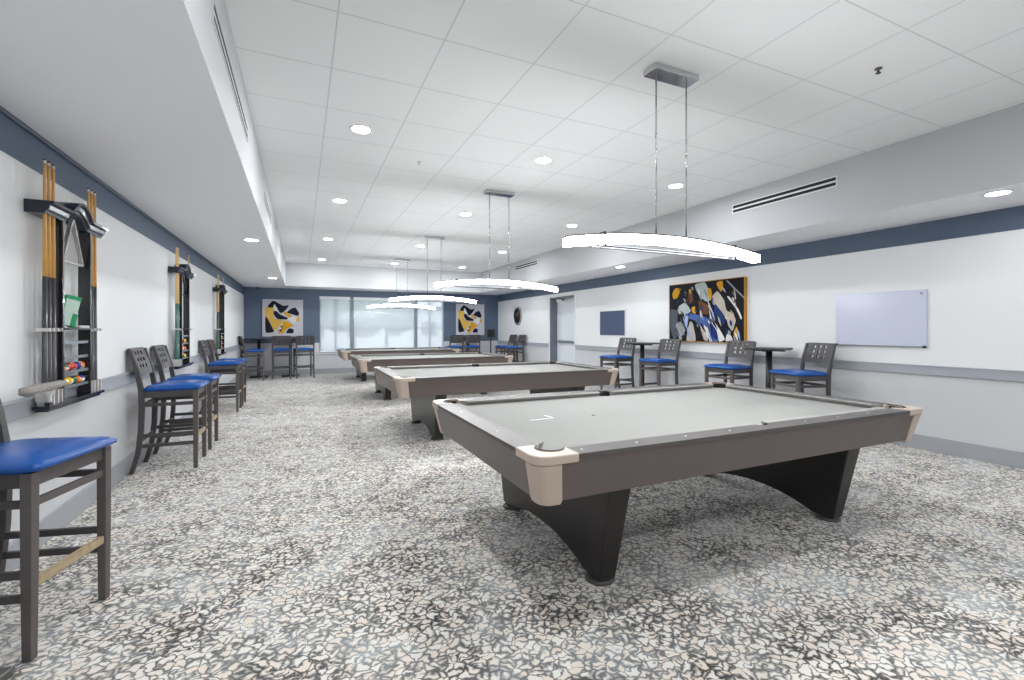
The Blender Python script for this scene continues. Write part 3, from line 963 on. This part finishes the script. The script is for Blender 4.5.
# ---------------------------------------------------------------- bar tables
def make_bar_table(label, h):
    t = thing('bar_table', label, 'bar table', (0, 0, 0), 0, 'tall square bar tables')
    b = MB(); b.box((-h, -h, 1.050), (h, h, 1.080), M['black_top']); b.build('tabletop', t, bevel=0.006)
    b = MB(); b.box((-0.2, -0.03, 1.03), (0.2, 0.03, 1.049), M['black_metal']); b.box((-0.03, -0.2, 1.03), (0.03, 0.2, 1.049), M['black_metal']); b.build('bracket', t)
    b = MB(); b.tube([(0, 0, 0.03), (0, 0, 1.03)], 0.042, M['black_metal'], 18); b.build('post', t)
    b = MB()
    for a in (PI / 4, -PI / 4):
        d = Vector((math.cos(a), math.sin(a), 0)) * min(0.30, h + 0.02)
        b.bar([tuple(-d + Vector((0, 0, 0.014))), tuple(-d * 0.2 + Vector((0, 0, 0.025))), tuple(d * 0.2 + Vector((0, 0, 0.025))), tuple(d + Vector((0, 0, 0.014)))], 0.06, [0.024, 0.046, 0.046, 0.024], M['black_metal'], side=(-math.sin(a), math.cos(a), 0))
    b.build('base', t, bevel=0.003)
    return t
bt = make_bar_table('tall black bar table by the right wall, between whiteboard and big painting', 0.24)
bt.location = (5.95, 4.43, 0); bt.rotation_euler = (0, 0, 0.37)
dup(bt, (5.96, 7.09, 0), 0.37, 'tall black bar table by the right wall, between blue panel and big painting')
bt = make_bar_table('tall bar table in the far left corner, behind the stool facing right', 0.35)
bt.location = (-1.06, 14.62, 0)
dup(bt, (-0.27, 14.62, 0), 0.0, 'tall bar table by the back wall, behind the stools with their backs turned')
dup(bt, (5.05, 14.66, 0), 0.0, 'tall bar table below the far right painting')
# base of a round pub table peeking in at the lower left
t = thing('pub_table', 'grey metal table base foot in the lower left corner beside the nearest stool', 'bar table', (-1.17, 2.0, 0))
M['grey_metal'] = mat('grey_cast_metal', srgb(108, 106, 104), 0.4, 0.5)
b = MB()
for a, R_ in ((1.29, 0.485), (1.29 + PI / 2, 0.26)):
    d = Vector((math.cos(a), math.sin(a), 0)); s = (-math.sin(a), math.cos(a), 0)
    b.bar([tuple(d * q + Vector((0, 0, z))) for q, z in ((-R_, 0.012), (-R_ + 0.03, 0.02), (0, 0.03), (R_ - 0.03, 0.02), (R_, 0.012))], [0.04, 0.07, 0.08, 0.07, 0.04], [0.016, 0.036, 0.06, 0.036, 0.016], M['grey_metal'], side=s)
b.build('base', t, bevel=0.012, seg=3)
b = MB(); b.tube([(0, 0, 0.04), (0, 0, 1.03)], 0.04, M['black_metal'], 18); b.build('post', t)
b = MB(); b.lathe([(0.002, 1.03), (0.265, 1.03), (0.27, 1.06), (0.002, 1.06)], M['black_top'], 32); b.build('tabletop', t)
# slim stand in the far right corner
t = thing('display_stand', 'dark tilted panel on a slim post in the far right corner', 'stand', (5.86, 14.62, 0), 0.35)
b = MB(); b.box((-0.16, -0.012, 1.06), (0.16, 0.012, 1.33), M['clock'], Matrix.Translation((0, 0, 0)) @ Matrix.Rotation(0.0, 4, 'X')); b.build('panel', t, bevel=0.004)
b = MB(); b.tube([(0, 0.02, 0.02), (0, 0.02, 1.2)], 0.022, M['black_metal'], 12); b.build('post', t)
b = MB(); b.lathe([(0.002, 0.0), (0.19, 0.0), (0.19, 0.012), (0.03, 0.02), (0.002, 0.02)], M['black_metal'], 24, Matrix.Translation((0, 0.02, 0))); b.build('base', t)

# ---------------------------------------------------------------- cue racks on the left wall
RW = 0.85       # width along the wall
def make_rack(label, loc):
    """local x = out of the wall, local y = along it (0 at the near end)"""
    t = thing('cue_rack', label, 'cue rack', loc, 0, 'wall cue racks')
    X0 = 0.036
    # crown with an arch in the middle
    def crown_z(y):
        u = (y - RW / 2) / 0.165
        return 0.085 * math.cos(u * PI / 2) if abs(u) < 1 else 0.0
    ys = [0 + RW * k / 48 for k in range(49)]
    b = MB()
    def prof(y):
        z = crown_z(y)
        return [(0.001, y, 2.025 + z), (0.095, y, 2.025 + z), (0.100, y, 2.040 + z), (0.112, y, 2.050 + z), (0.118, y, 2.074 + z), (0.135, y, 2.084 + z), (0.135, y, 2.100 + z), (0.001, y, 2.100 + z)]
    b.loft([prof(y) for y in ys], M['rack_edge'])
    b.build('crown', t)
    for y in (0.20, 0.62):
        b = MB(); b.box((X0, y, 0.882), (0.105, y + 0.022, 2.024), M['rack']); b.build('side_panel', t, bevel=0.002)
    b = MB(); b.box((X0, 0.0, 0.862), (0.115, RW, 0.882), M['rack_edge']); b.box((X0, 0.03, 0.845), (0.10, RW - 0.03, 0.862), M['rack']); b.build('base_shelf', t, bevel=0.003)
    b = MB(); b.box((X0, 0.222, 1.335), (0.125, 0.62, 1.345), M['rack_edge']); b.build('shelf', t, bevel=0.002)
    for z in (0.958, 1.052, 1.148, 1.245):
        b = MB(); b.box((X0, 0.222, z), (0.085, 0.62, z + 0.006), M['rack']); b.box((0.085, 0.222, z - 0.004), (0.093, 0.62, z + 0.014), M['shelf_edge']); b.build('ball_shelf', t)
    for y0, y1 in ((0.035, 0.198), (0.644, 0.82)):
        b = MB(); b.box((X0, y0, 1.325), (0.050, y1, 1.345), M['clip'])
        for k in range(4):
            yk = y0 + (y1 - y0) * k / 3
            b.box((0.050, yk - 0.006, 1.325), (0.105, yk + 0.006, 1.345), M['clip'])
        b.build('cue_clip', t)
        b = MB(); b.box((X0, y0, 0.905), (0.05, y1, 0.965), M['clip'])
        for k in range(4):
            yk = y0 + (y1 - y0) * k / 3
            b.box((0.05, yk - 0.008, 0.883), (0.105, yk + 0.008, 0.965), M['clip'])
        b.build('cue_holder', t)
    return t
RY = [3.635, 6.85, 9.97]
rk = make_rack('nearest black cue rack on the left wall, with a green packet on its shelf', (XL, RY[0], 0))
dup(rk, (XL, RY[1], 0), 0, 'middle black cue rack on the left wall, above the first pair of stools')
dup(rk, (XL, RY[2], 0), 0, 'farthest black cue rack on the left wall, above the second pair of stools')
def make_cue(butt, shaft, label, group):
    t = thing('pool_cue', label, 'pool cue', (0, 0, 0), 0, group)
    b = MB(); b.lathe([(0.002, 0), (0.014, 0.0), (0.0150, 0.01), (0.0118, 0.77)], butt, 12); b.build('butt', t)
    b = MB(); b.lathe([(0.0118, 0.77), (0.0103, 1.0), (0.0078, 1.42), (0.0074, 1.445)], shaft, 12); b.build('shaft', t)
    b = MB(); b.lathe([(0.0074, 1.445), (0.0072, 1.462), (0.002, 1.4625)], M['ferrule'], 12); b.lathe([(0.0072, 1.4627), (0.0064, 1.472), (0.001, 1.474)], M['tip'], 12); b.build('tip', t)
    return t
cue_a = cue_b = None
rk_names = ['nearest', 'middle', 'farthest']
slots = {0: [0.045, 0.095, 0.150, 0.672, 0.728, 0.785], 1: [0.045, 0.095, 0.150, 0.735], 2: [0.06, 0.13, 0.735]}
for k in range(3):
    for i, y in enumerate(slots[k]):
        near = y < 0.4
        n = sum(1 for v in slots[k] if (v < 0.4) == near)
        pos = i if near else i - sum(1 for v in slots[k] if v < 0.4)
        ordn = ['first', 'second', 'third'][pos]
        lab = '%s cue from the camera on the %s side of the %s cue rack' % (ordn, 'near' if near else 'far', rk_names[k]) if n > 1 else 'single cue on the far side of the %s cue rack' % rk_names[k]
        grp = 'cues in the %s rack' % rk_names[k]
        loc = (XL + 0.077, RY[k] + y, 0.8835)
        if k == 0:
            if cue_a is None:
                cue_a = make_cue(M['butt'], M['maple'], lab, grp); cue_a.location = loc
            else:
                dup(cue_a, loc, 0, lab, grp)
        else:
            if cue_b is None:
                cue_b = make_cue(M['butt_green'], M['maple_pale'], lab, grp); cue_b.location = loc
            else:
                dup(cue_b, loc, 0, lab, grp)
# racking triangles hung under the arch
def make_triangle(label, k, m, s):
    o_y = RY[k] + RW / 2
    b = MB()
    z1, z0 = 2.075, 2.075 - s
    h = s * 0.52
    pts = [(0, -h, z0 + 0.012), (0, -h + 0.012, z0), (0, h - 0.012, z0), (0, h, z0 + 0.012), (0, 0.012, z1), (0, -0.012, z1)]
    ring = []
    for (w_in, x) in ((0.0, 0.0), (0.0, 0.022), (0.012, 0.022), (0.012, 0.0)):
        sc_ = 1 - w_in / (s * 0.33)
        cz = z0 + s / 3
        ring.append([(x, p[1] * sc_, cz + (p[2] - cz) * sc_) for p in pts])
    ring.append(ring[0])
    b.loft(ring, m, cap=False)
    o = b.build('ball_triangle'); o.location = (XL + 0.06, o_y, 0)
    return tag(o, label, 'ball rack', 'racking triangles')
M['tri_grey'] = mat('silver_grey_plastic', srgb(168, 166, 164), 0.3, 0.3)
make_triangle('silver grey racking triangle hanging under the arch of the nearest cue rack', 0, M['tri_grey'], 0.30)
make_triangle('black racking triangle hanging in the middle cue rack', 1, M['rack'], 0.30)
# balls
BALLC = dict(yellow=(236, 196, 30), orange=(232, 122, 26), red=(204, 34, 34), green=(20, 96, 62), blue=(32, 56, 150), purple=(82, 40, 110), black=(20, 20, 22), white=(238, 234, 222), maroon=(120, 28, 34))
M_B = {k: mat('ball_' + k, srgb(*c), 0.12, coat=0.5) for k, c in BALLC.items()}
ball_mesh = {}
def ball(col, stripe, loc, label, group):
    key = (col, stripe)
    if key not in ball_mesh:
        b = MB()
        def pick(p):
            if abs(p.x) > 0.945: return M_B['white']
            if stripe and abs(p.z) > 0.55: return M_B['white']
            return None
        b.sphere((0, 0, 0), 0.0286, M_B[col], 20, 14, pick)
        o = b.build('pool_ball')
        ball_mesh[key] = o.data
    else:
        o = bpy.data.objects.new('pool_ball', ball_mesh[key]); COL.objects.link(o)
    o.location = loc
    o.rotation_euler = (random.uniform(-0.9, 0.9), random.uniform(-0.4, 0.4), random.uniform(0.5, 2.2))
    tag(o, label, 'pool ball', group)
ORD = ['first', 'second', 'third', 'fourth', 'fifth', 'sixth']
def ball_row(k, z, shelfname, seq):
    for i, (col, stripe) in enumerate(seq):
        y = RY[k] + 0.222 + 0.062 + i * 0.0605 + (0.025 if len(seq) < 6 else 0)
        ball(col, stripe, (XL + 0.0565, y, z + 0.006 + 0.0288), '%s %sball, %s from near end on %s ball shelf of %s cue rack' % (col, 'striped ' if stripe else '', ORD[i], shelfname, rk_names[k]), 'balls in the %s cue rack' % rk_names[k])
ball_row(0, 1.052, 'upper', [('orange', 0), ('green', 1), ('red', 0), ('red', 1), ('blue', 0), ('orange', 1)])
ball_row(0, 0.958, 'lower', [('red', 0), ('yellow', 0), ('yellow', 1), ('green', 0), ('orange', 0), ('blue', 1)])
ball_row(1, 1.148, 'top', [('green', 0), ('red', 1), ('blue', 0), ('yellow', 0), ('yellow', 1)])
ball_row(1, 1.052, 'middle', [('purple', 0), ('orange', 1), ('white', 0), ('red', 0), ('orange', 0)])
ball_row(1, 0.958, 'bottom', [('maroon', 0), ('green', 1), ('black', 0), ('yellow', 0), ('orange', 1)])
ball_row(2, 1.148, 'top', [('blue', 0), ('red', 1), ('purple', 0), ('yellow', 0), ('yellow', 1)])
ball_row(2, 1.052, 'middle', [('orange', 0), ('green', 1), ('black', 0), ('white', 0), ('red', 0)])
ball_row(2, 0.958, 'bottom', [('maroon', 0), ('green', 0), ('blue', 1), ('orange', 1), ('orange', 0)])
# packet and flat box on the middle shelf of the nearest rack
t = thing('chalk_packet', 'green packet leaning upright on the shelf of the nearest cue rack', 'packet', (XL + 0.07, RY[0] + 0.345, 1.358), -0.6)
T = Matrix.Rotation(-0.22, 4, 'X')
b = MB(); b.box((-0.014, -0.042, 0.004), (0.010, 0.042, 0.18), M['clear_pack'], T); b.build('front_card', t, bevel=0.003)
b = MB(); b.box((-0.016, -0.045, 0.18), (0.012, 0.045, 0.205), M['green_pack'], T); b.box((-0.016, -0.056, 0.002), (0.012, -0.0425, 0.18), M['green_pack'], T); b.box((-0.016, 0.012, 0.0), (0.0125, 0.044, 0.09), M['green_pack'], T); b.build('green_edge', t, bevel=0.003)
b = MB(); b.box((-0.035, -0.075, 0), (0.035, 0.075, 0.018), M['clip']); o = b.build('flat_box', bevel=0.004); o.location = (XL + 0.078, RY[0] + 0.51, 1.3455)
tag(o, 'pale flat box lying beside the green packet on the nearest rack shelf', 'box')
# grey fabric bundle on a white stand at the near end of the rack base
t = thing('holder', 'small white bracket on the near end of the nearest rack base', 'bracket', (XL + 0.10, RY[0] + 0.035, 0.8828))
b = MB(); b.box((-0.012, -0.022, 0.0), (0.012, 0.022, 0.02), M['rack']); b.lathe([(0.002, 0.02), (0.018, 0.02), (0.012, 0.05), (0.028, 0.088), (0.028, 0.098), (0.002, 0.098)], M['white_plastic'], 16); b.build('cup', t)
b = MB()
loops = []
L_ = 0.45
for k in range(25):
    u = k / 24
    rw = 0.027 * min(1, (u / 0.05 + 0.25)) * (1 - 0.45 * max(0, u - 0.55))
    rh = 0.024 * min(1, (u / 0.05 + 0.25)) * (1 - 0.35 * max(0, u - 0.6))
    lp = []
    for q in range(16):
        a = 2 * PI * q / 16
        f = 1 + 0.13 * math.cos(5 * a + u * 9) + 0.05 * math.cos(3 * a - u * 14)
        lp.append((rw * f * math.cos(a), -0.38 + L_ * u, rh * f * math.sin(a)))
    loops.append(lp)
b.loft(loops, M['grey_fabric'], smooth=True)
o = b.build('fabric_bundle'); o.location = (XL + 0.145, RY[0] + 0.015, 1.008)
tag(o, 'grey rolled fabric bundle lying across the near end of the nearest cue rack', 'cloth')

# ---------------------------------------------------------------- things on the right wall
def wall_art(name, label, cat, w, h, depth, face, side, shapes, loc, rotz, frame=None):
    """canvas in local x (width) and z, facing local -y"""
    t = thing(name, label, cat, loc, rotz)
    b = MB(); b.box((0, -depth, 0), (w, 0, h), side)
    for f in b.bm.faces:
        if f.calc_center_median().y < -depth + 1e-5:
            f.material_index = b.mi(face)
    for i, (c, pts) in enumerate(shapes):
        q = smooth_outline([(x * w, z * h) for x, z in pts], 4)
        q = [(min(max(x, 0.004), w - 0.004), min(max(z, 0.004), h - 0.004)) for x, z in q]
        y = -depth - 0.0006 - 0.00012 * i
        b._new([(x, y, z) for x, z in q], [tuple(range(len(q)))], PAINT[c])
    b.build('canvas', t)
    if frame:
        b = MB(); e = 0.007
        b.box((-e, -depth - 0.012, -e), (0, 0, h + e), frame); b.box((w, -depth - 0.012, -e), (w + e, 0, h + e), frame)
        b.box((0, -depth - 0.012, -e), (w, 0, 0), frame); b.box((0, -depth - 0.012, h), (w, 0, h + e), frame)
        b.build('frame', t)
    return t
BIG = [
    ('dim', [(0.01, 0.56), (0.12, 0.53), (0.12, 0.36), (0.18, 0.18), (0.07, 0.03), (0.01, 0.22)]),
    ('pale', [(0.38, 0.97), (0.51, 0.99), (0.56, 0.88), (0.61, 0.74), (0.55, 0.66), (0.45, 0.75), (0.4, 0.86)]),
    ('beige', [(0.61, 0.74), (0.68, 0.82), (0.76, 0.67), (0.79, 0.51), (0.87, 0.44), (0.9, 0.34), (0.86, 0.18), (0.81, 0.27), (0.79, 0.37), (0.7, 0.54), (0.62, 0.62)]),
    ('gold', [(0.04, 0.85), (0.09, 0.94), (0.17, 0.92), (0.12, 0.77), (0.06, 0.75)]),
    ('brown', [(0.27, 0.79), (0.32, 0.9), (0.34, 0.82), (0.35, 0.7), (0.3, 0.65), (0.25, 0.73)]),
    ('gold', [(0.29, 0.89), (0.32, 0.9), (0.33, 0.83), (0.3, 0.82)]),
    ('pale', [(0.14, 0.61), (0.24, 0.67), (0.32, 0.52), (0.24, 0.46), (0.16, 0.49)]),
    ('gold', [(0.33, 0.57), (0.37, 0.6), (0.4, 0.52), (0.38, 0.47), (0.34, 0.5)]),
    ('blue', [(0.19, 0.47), (0.32, 0.48), (0.45, 0.44), (0.58, 0.37), (0.65, 0.22), (0.7, 0.1), (0.67, 0.01), (0.59, 0.02), (0.53, 0.18), (0.45, 0.26), (0.37, 0.36), (0.26, 0.4)]),
    ('lightblue', [(0.2, 0.45), (0.28, 0.42), (0.26, 0.22), (0.22, 0.34)]),
    ('beige', [(0.31, 0.34), (0.35, 0.3), (0.39, 0.02), (0.26, 0.0), (0.28, 0.22)]),
    ('beige', [(0.45, 0.26), (0.49, 0.24), (0.55, 0.1), (0.55, 0.01), (0.5, 0.04)]),
    ('deepblue', [(0.58, 0.35), (0.65, 0.25), (0.71, 0.08), (0.65, 0.04), (0.59, 0.18)]),
    ('white', [(0.57, 0.62), (0.61, 0.52), (0.62, 0.37), (0.7, 0.22), (0.77, 0.05), (0.7, 0.01), (0.67, 0.18), (0.59, 0.35)]),
    ('white', [(0.5, 0.28), (0.55, 0.22), (0.61, 0.02), (0.58, 0.01), (0.52, 0.16)]),
    ('gold', [(0.55, 0.87), (0.59, 0.88), (0.61, 0.77), (0.59, 0.68), (0.56, 0.76)]),
    ('gold', [(0.67, 0.96), (0.74, 0.98), (0.75, 0.86), (0.72, 0.81), (0.68, 0.9)]),
    ('grey', [(0.79, 0.97), (0.81, 0.97), (0.9, 0.84), (1.0, 0.69), (1.0, 0.67), (0.89, 0.82)]),
    ('white', [(0.8, 0.72), (0.83, 0.71), (0.93, 0.52), (0.97, 0.39), (0.96, 0.36), (0.9, 0.53)]),
    ('gold', [(0.88, 0.16), (0.91, 0.25), (0.93, 0.16), (0.91, 0.05), (0.88, 0.05)]),
    ('white', [(0.78, 0.02), (0.81, 0.18), (0.87, 0.03)]),
    ('grey', [(0.09, 0.28), (0.17, 0.34), (0.24, 0.2), (0.19, 0.09)]),
    ('brown', [(0.43, 0.69), (0.53, 0.63), (0.58, 0.53), (0.55, 0.45), (0.45, 0.49)]),
    ('deepblue', [(0.65, 0.62), (0.7, 0.54), (0.77, 0.37), (0.76, 0.27), (0.7, 0.37), (0.64, 0.5)]),
    ('pink', [(0.84, 0.51), (0.88, 0.44), (0.88, 0.34), (0.84, 0.33), (0.83, 0.44)]),
]
rs = random.Random(11)
for k in range(80):          # thin diagonal streaks of paint
    x, z = rs.uniform(0.05, 0.92), rs.uniform(0.08, 0.95)
    ln, wd_ = rs.uniform(0.06, 0.24), rs.uniform(0.005, 0.02)
    a = rs.uniform(-1.35, -0.75)
    dx, dz = math.cos(a) * ln * 0.55, math.sin(a) * ln
    px_, pz_ = -dz / ln * wd_, dx / ln * wd_ * 1.6
    c = rs.choice(['white', 'grey', 'pale', 'deepblue', 'navy', 'navy', 'lightblue', 'black', 'beige', 'dim'])
    BIG.append((c, [(x, z), (x + dx * 0.35 + px_, z + dz * 0.35 + pz_), (x + dx, z + dz), (x + dx * 0.5 - px_ * 0.7, z + dz * 0.5 - pz_)]))
SMALL = [
    ('black', [(0.07, 0.53), (0.12, 0.5), (0.18, 0.37), (0.27, 0.17), (0.27, 0.12), (0.08, 0.11)]),
    ('ochre', [(0.07, 0.78), (0.26, 0.78), (0.27, 0.56), (0.31, 0.47), (0.48, 0.45), (0.46, 0.35), (0.42, 0.29), (0.37, 0.21), (0.28, 0.17), (0.19, 0.37), (0.07, 0.58)]),
    ('navy', [(0.13, 0.82), (0.25, 0.96), (0.37, 0.91), (0.51, 0.83), (0.62, 0.85), (0.64, 0.83), (0.55, 0.7), (0.46, 0.63), (0.41, 0.66), (0.32, 0.81), (0.27, 0.85), (0.27, 0.78), (0.15, 0.78)]),
    ('navy', [(0.27, 0.68), (0.35, 0.68), (0.42, 0.6), (0.62, 0.5), (0.58, 0.46), (0.37, 0.47), (0.28, 0.58)]),
    ('gold', [(0.5, 0.43), (0.6, 0.41), (0.76, 0.3), (0.64, 0.23), (0.55, 0.16), (0.5, 0.08), (0.37, 0.09), (0.46, 0.19), (0.48, 0.31)]),
    ('black', [(0.43, 0.29), (0.49, 0.27), (0.46, 0.14), (0.38, 0.15), (0.37, 0.19), (0.46, 0.23)]),
    ('navy', [(0.6, 0.65), (0.68, 0.74), (0.8, 0.79), (0.85, 0.73), (0.9, 0.64), (0.87, 0.56), (0.73, 0.6)]),
    ('gold', [(0.51, 0.67), (0.58, 0.66), (0.71, 0.57), (0.69, 0.52), (0.57, 0.56)]),
    ('gold', [(0.82, 0.43), (0.87, 0.54), (0.91, 0.56), (0.9, 0.41)]),
    ('white', [(0.62, 0.47), (0.73, 0.54), (0.83, 0.54), (0.83, 0.43), (0.76, 0.37)]),
    ('navy', [(0.57, 0.1), (0.65, 0.22), (0.76, 0.19), (0.76, 0.1), (0.69, 0.08)]),
    ('white', [(0.37, 0.17), (0.46, 0.24), (0.46, 0.21), (0.41, 0.17)]),
    ('white', [(0.27, 0.85), (0.31, 0.85), (0.41, 0.64), (0.37, 0.66), (0.27, 0.75)]),
]
# local x runs along -y of the room on the right wall (rotated so that it faces -x)
wall_art('painting', 'large dark blue, white and gold abstract painting in a gold frame on the right wall', 'painting', 1.60, 1.02, 0.05, M['canvas_dark'], M['gold'], BIG, (XR, 6.665, 1.125), -PI / 2, M['gold'])
wall_art('painting', 'yellow and navy abstract painting left of the window, above the far left bar tables', 'painting', 1.06, 1.07, 0.035, M['canvas_pale'], M['canvas_pale'], SMALL, (-1.005, YB - 0.004, 1.125), 0)
wall_art('painting', 'yellow and navy abstract painting right of the window, near the far right corner', 'painting', 1.01, 1.06, 0.035, M['canvas_pale'], M['canvas_pale'], SMALL, (4.76, YB - 0.004, 1.13), 0)
t = thing('whiteboard', 'blank frameless whiteboard on the right wall above the chair rail', 'whiteboard', (XR - 0.004, 3.735, 1.145), -PI / 2)
b = MB(); b.box((0, -0.018, 0), (0.955, 0, 0.635), M['whiteboard']); b.build('board', t, bevel=0.002)
b = MB(); b.box((0, -0.026, -0.012), (0.955, 0, -0.0005), M['shelf_edge']); b.build('lower_edge', t)
for x in (0.0, 0.925):
    b = MB(); b.box((x, -0.030, -0.016), (x + 0.03, -0.0185, 0.010), M['black_metal']); b.build('corner_clip', t)
b = MB(); b.lathe([(0.002, 0), (0.011, 0), (0.010, 0.006), (0.002, 0.007)], M['shelf_edge'], 14, Matrix.Translation((0.91, -0.0185, 0.595)) @ Matrix.Rotation(PI / 2, 4, 'X')); b.build('screw_cap', t)
t = thing('pinboard', 'square slate blue panel in a thin white frame on the right wall', 'notice board', (XR, 8.955, 1.18), -PI / 2)
b = MB(); b.box((0.02, -0.014, 0.02), (0.925, 0, 0.56), M['pinboard']); b.build('panel', t)
b = MB()
b.box((0, -0.02, 0), (0.02, 0, 0.58), M['white_metal']); b.box((0.925, -0.02, 0), (0.945, 0, 0.58), M['white_metal']); b.box((0.02, -0.02, 0), (0.925, 0, 0.02), M['white_metal']); b.box((0.02, -0.02, 0.56), (0.925, 0, 0.58), M['white_metal'])
b.build('frame', t)
t = thing('wall_clock', 'round black clock with a pale rim on the right wall near the far corner', 'clock', (XR, 13.42, 1.755), -PI / 2)
RX = Matrix.Rotation(PI / 2, 4, 'X')
b = MB(); b.lathe([(0.002, 0.0), (0.245, 0.0), (0.245, 0.025), (0.002, 0.026)], M['clock'], 40, RX); b.build('dial', t)
b = MB(); b.lathe([(0.245, 0.0), (0.305, 0.0), (0.30, 0.02), (0.27, 0.032), (0.245, 0.03)], M['tri_grey'], 40, RX, cap=False); b.build('rim', t)
for ang, ln in ((0.5, 0.17), (-0.6, 0.12)):
    b = MB(); b.bar([(0, -0.030, 0), (ln * math.sin(ang), -0.030, ln * math.cos(ang))], 0.016, 0.003, M['gold'], side=(math.cos(ang), 0, -math.sin(ang))); b.build('hand', t)
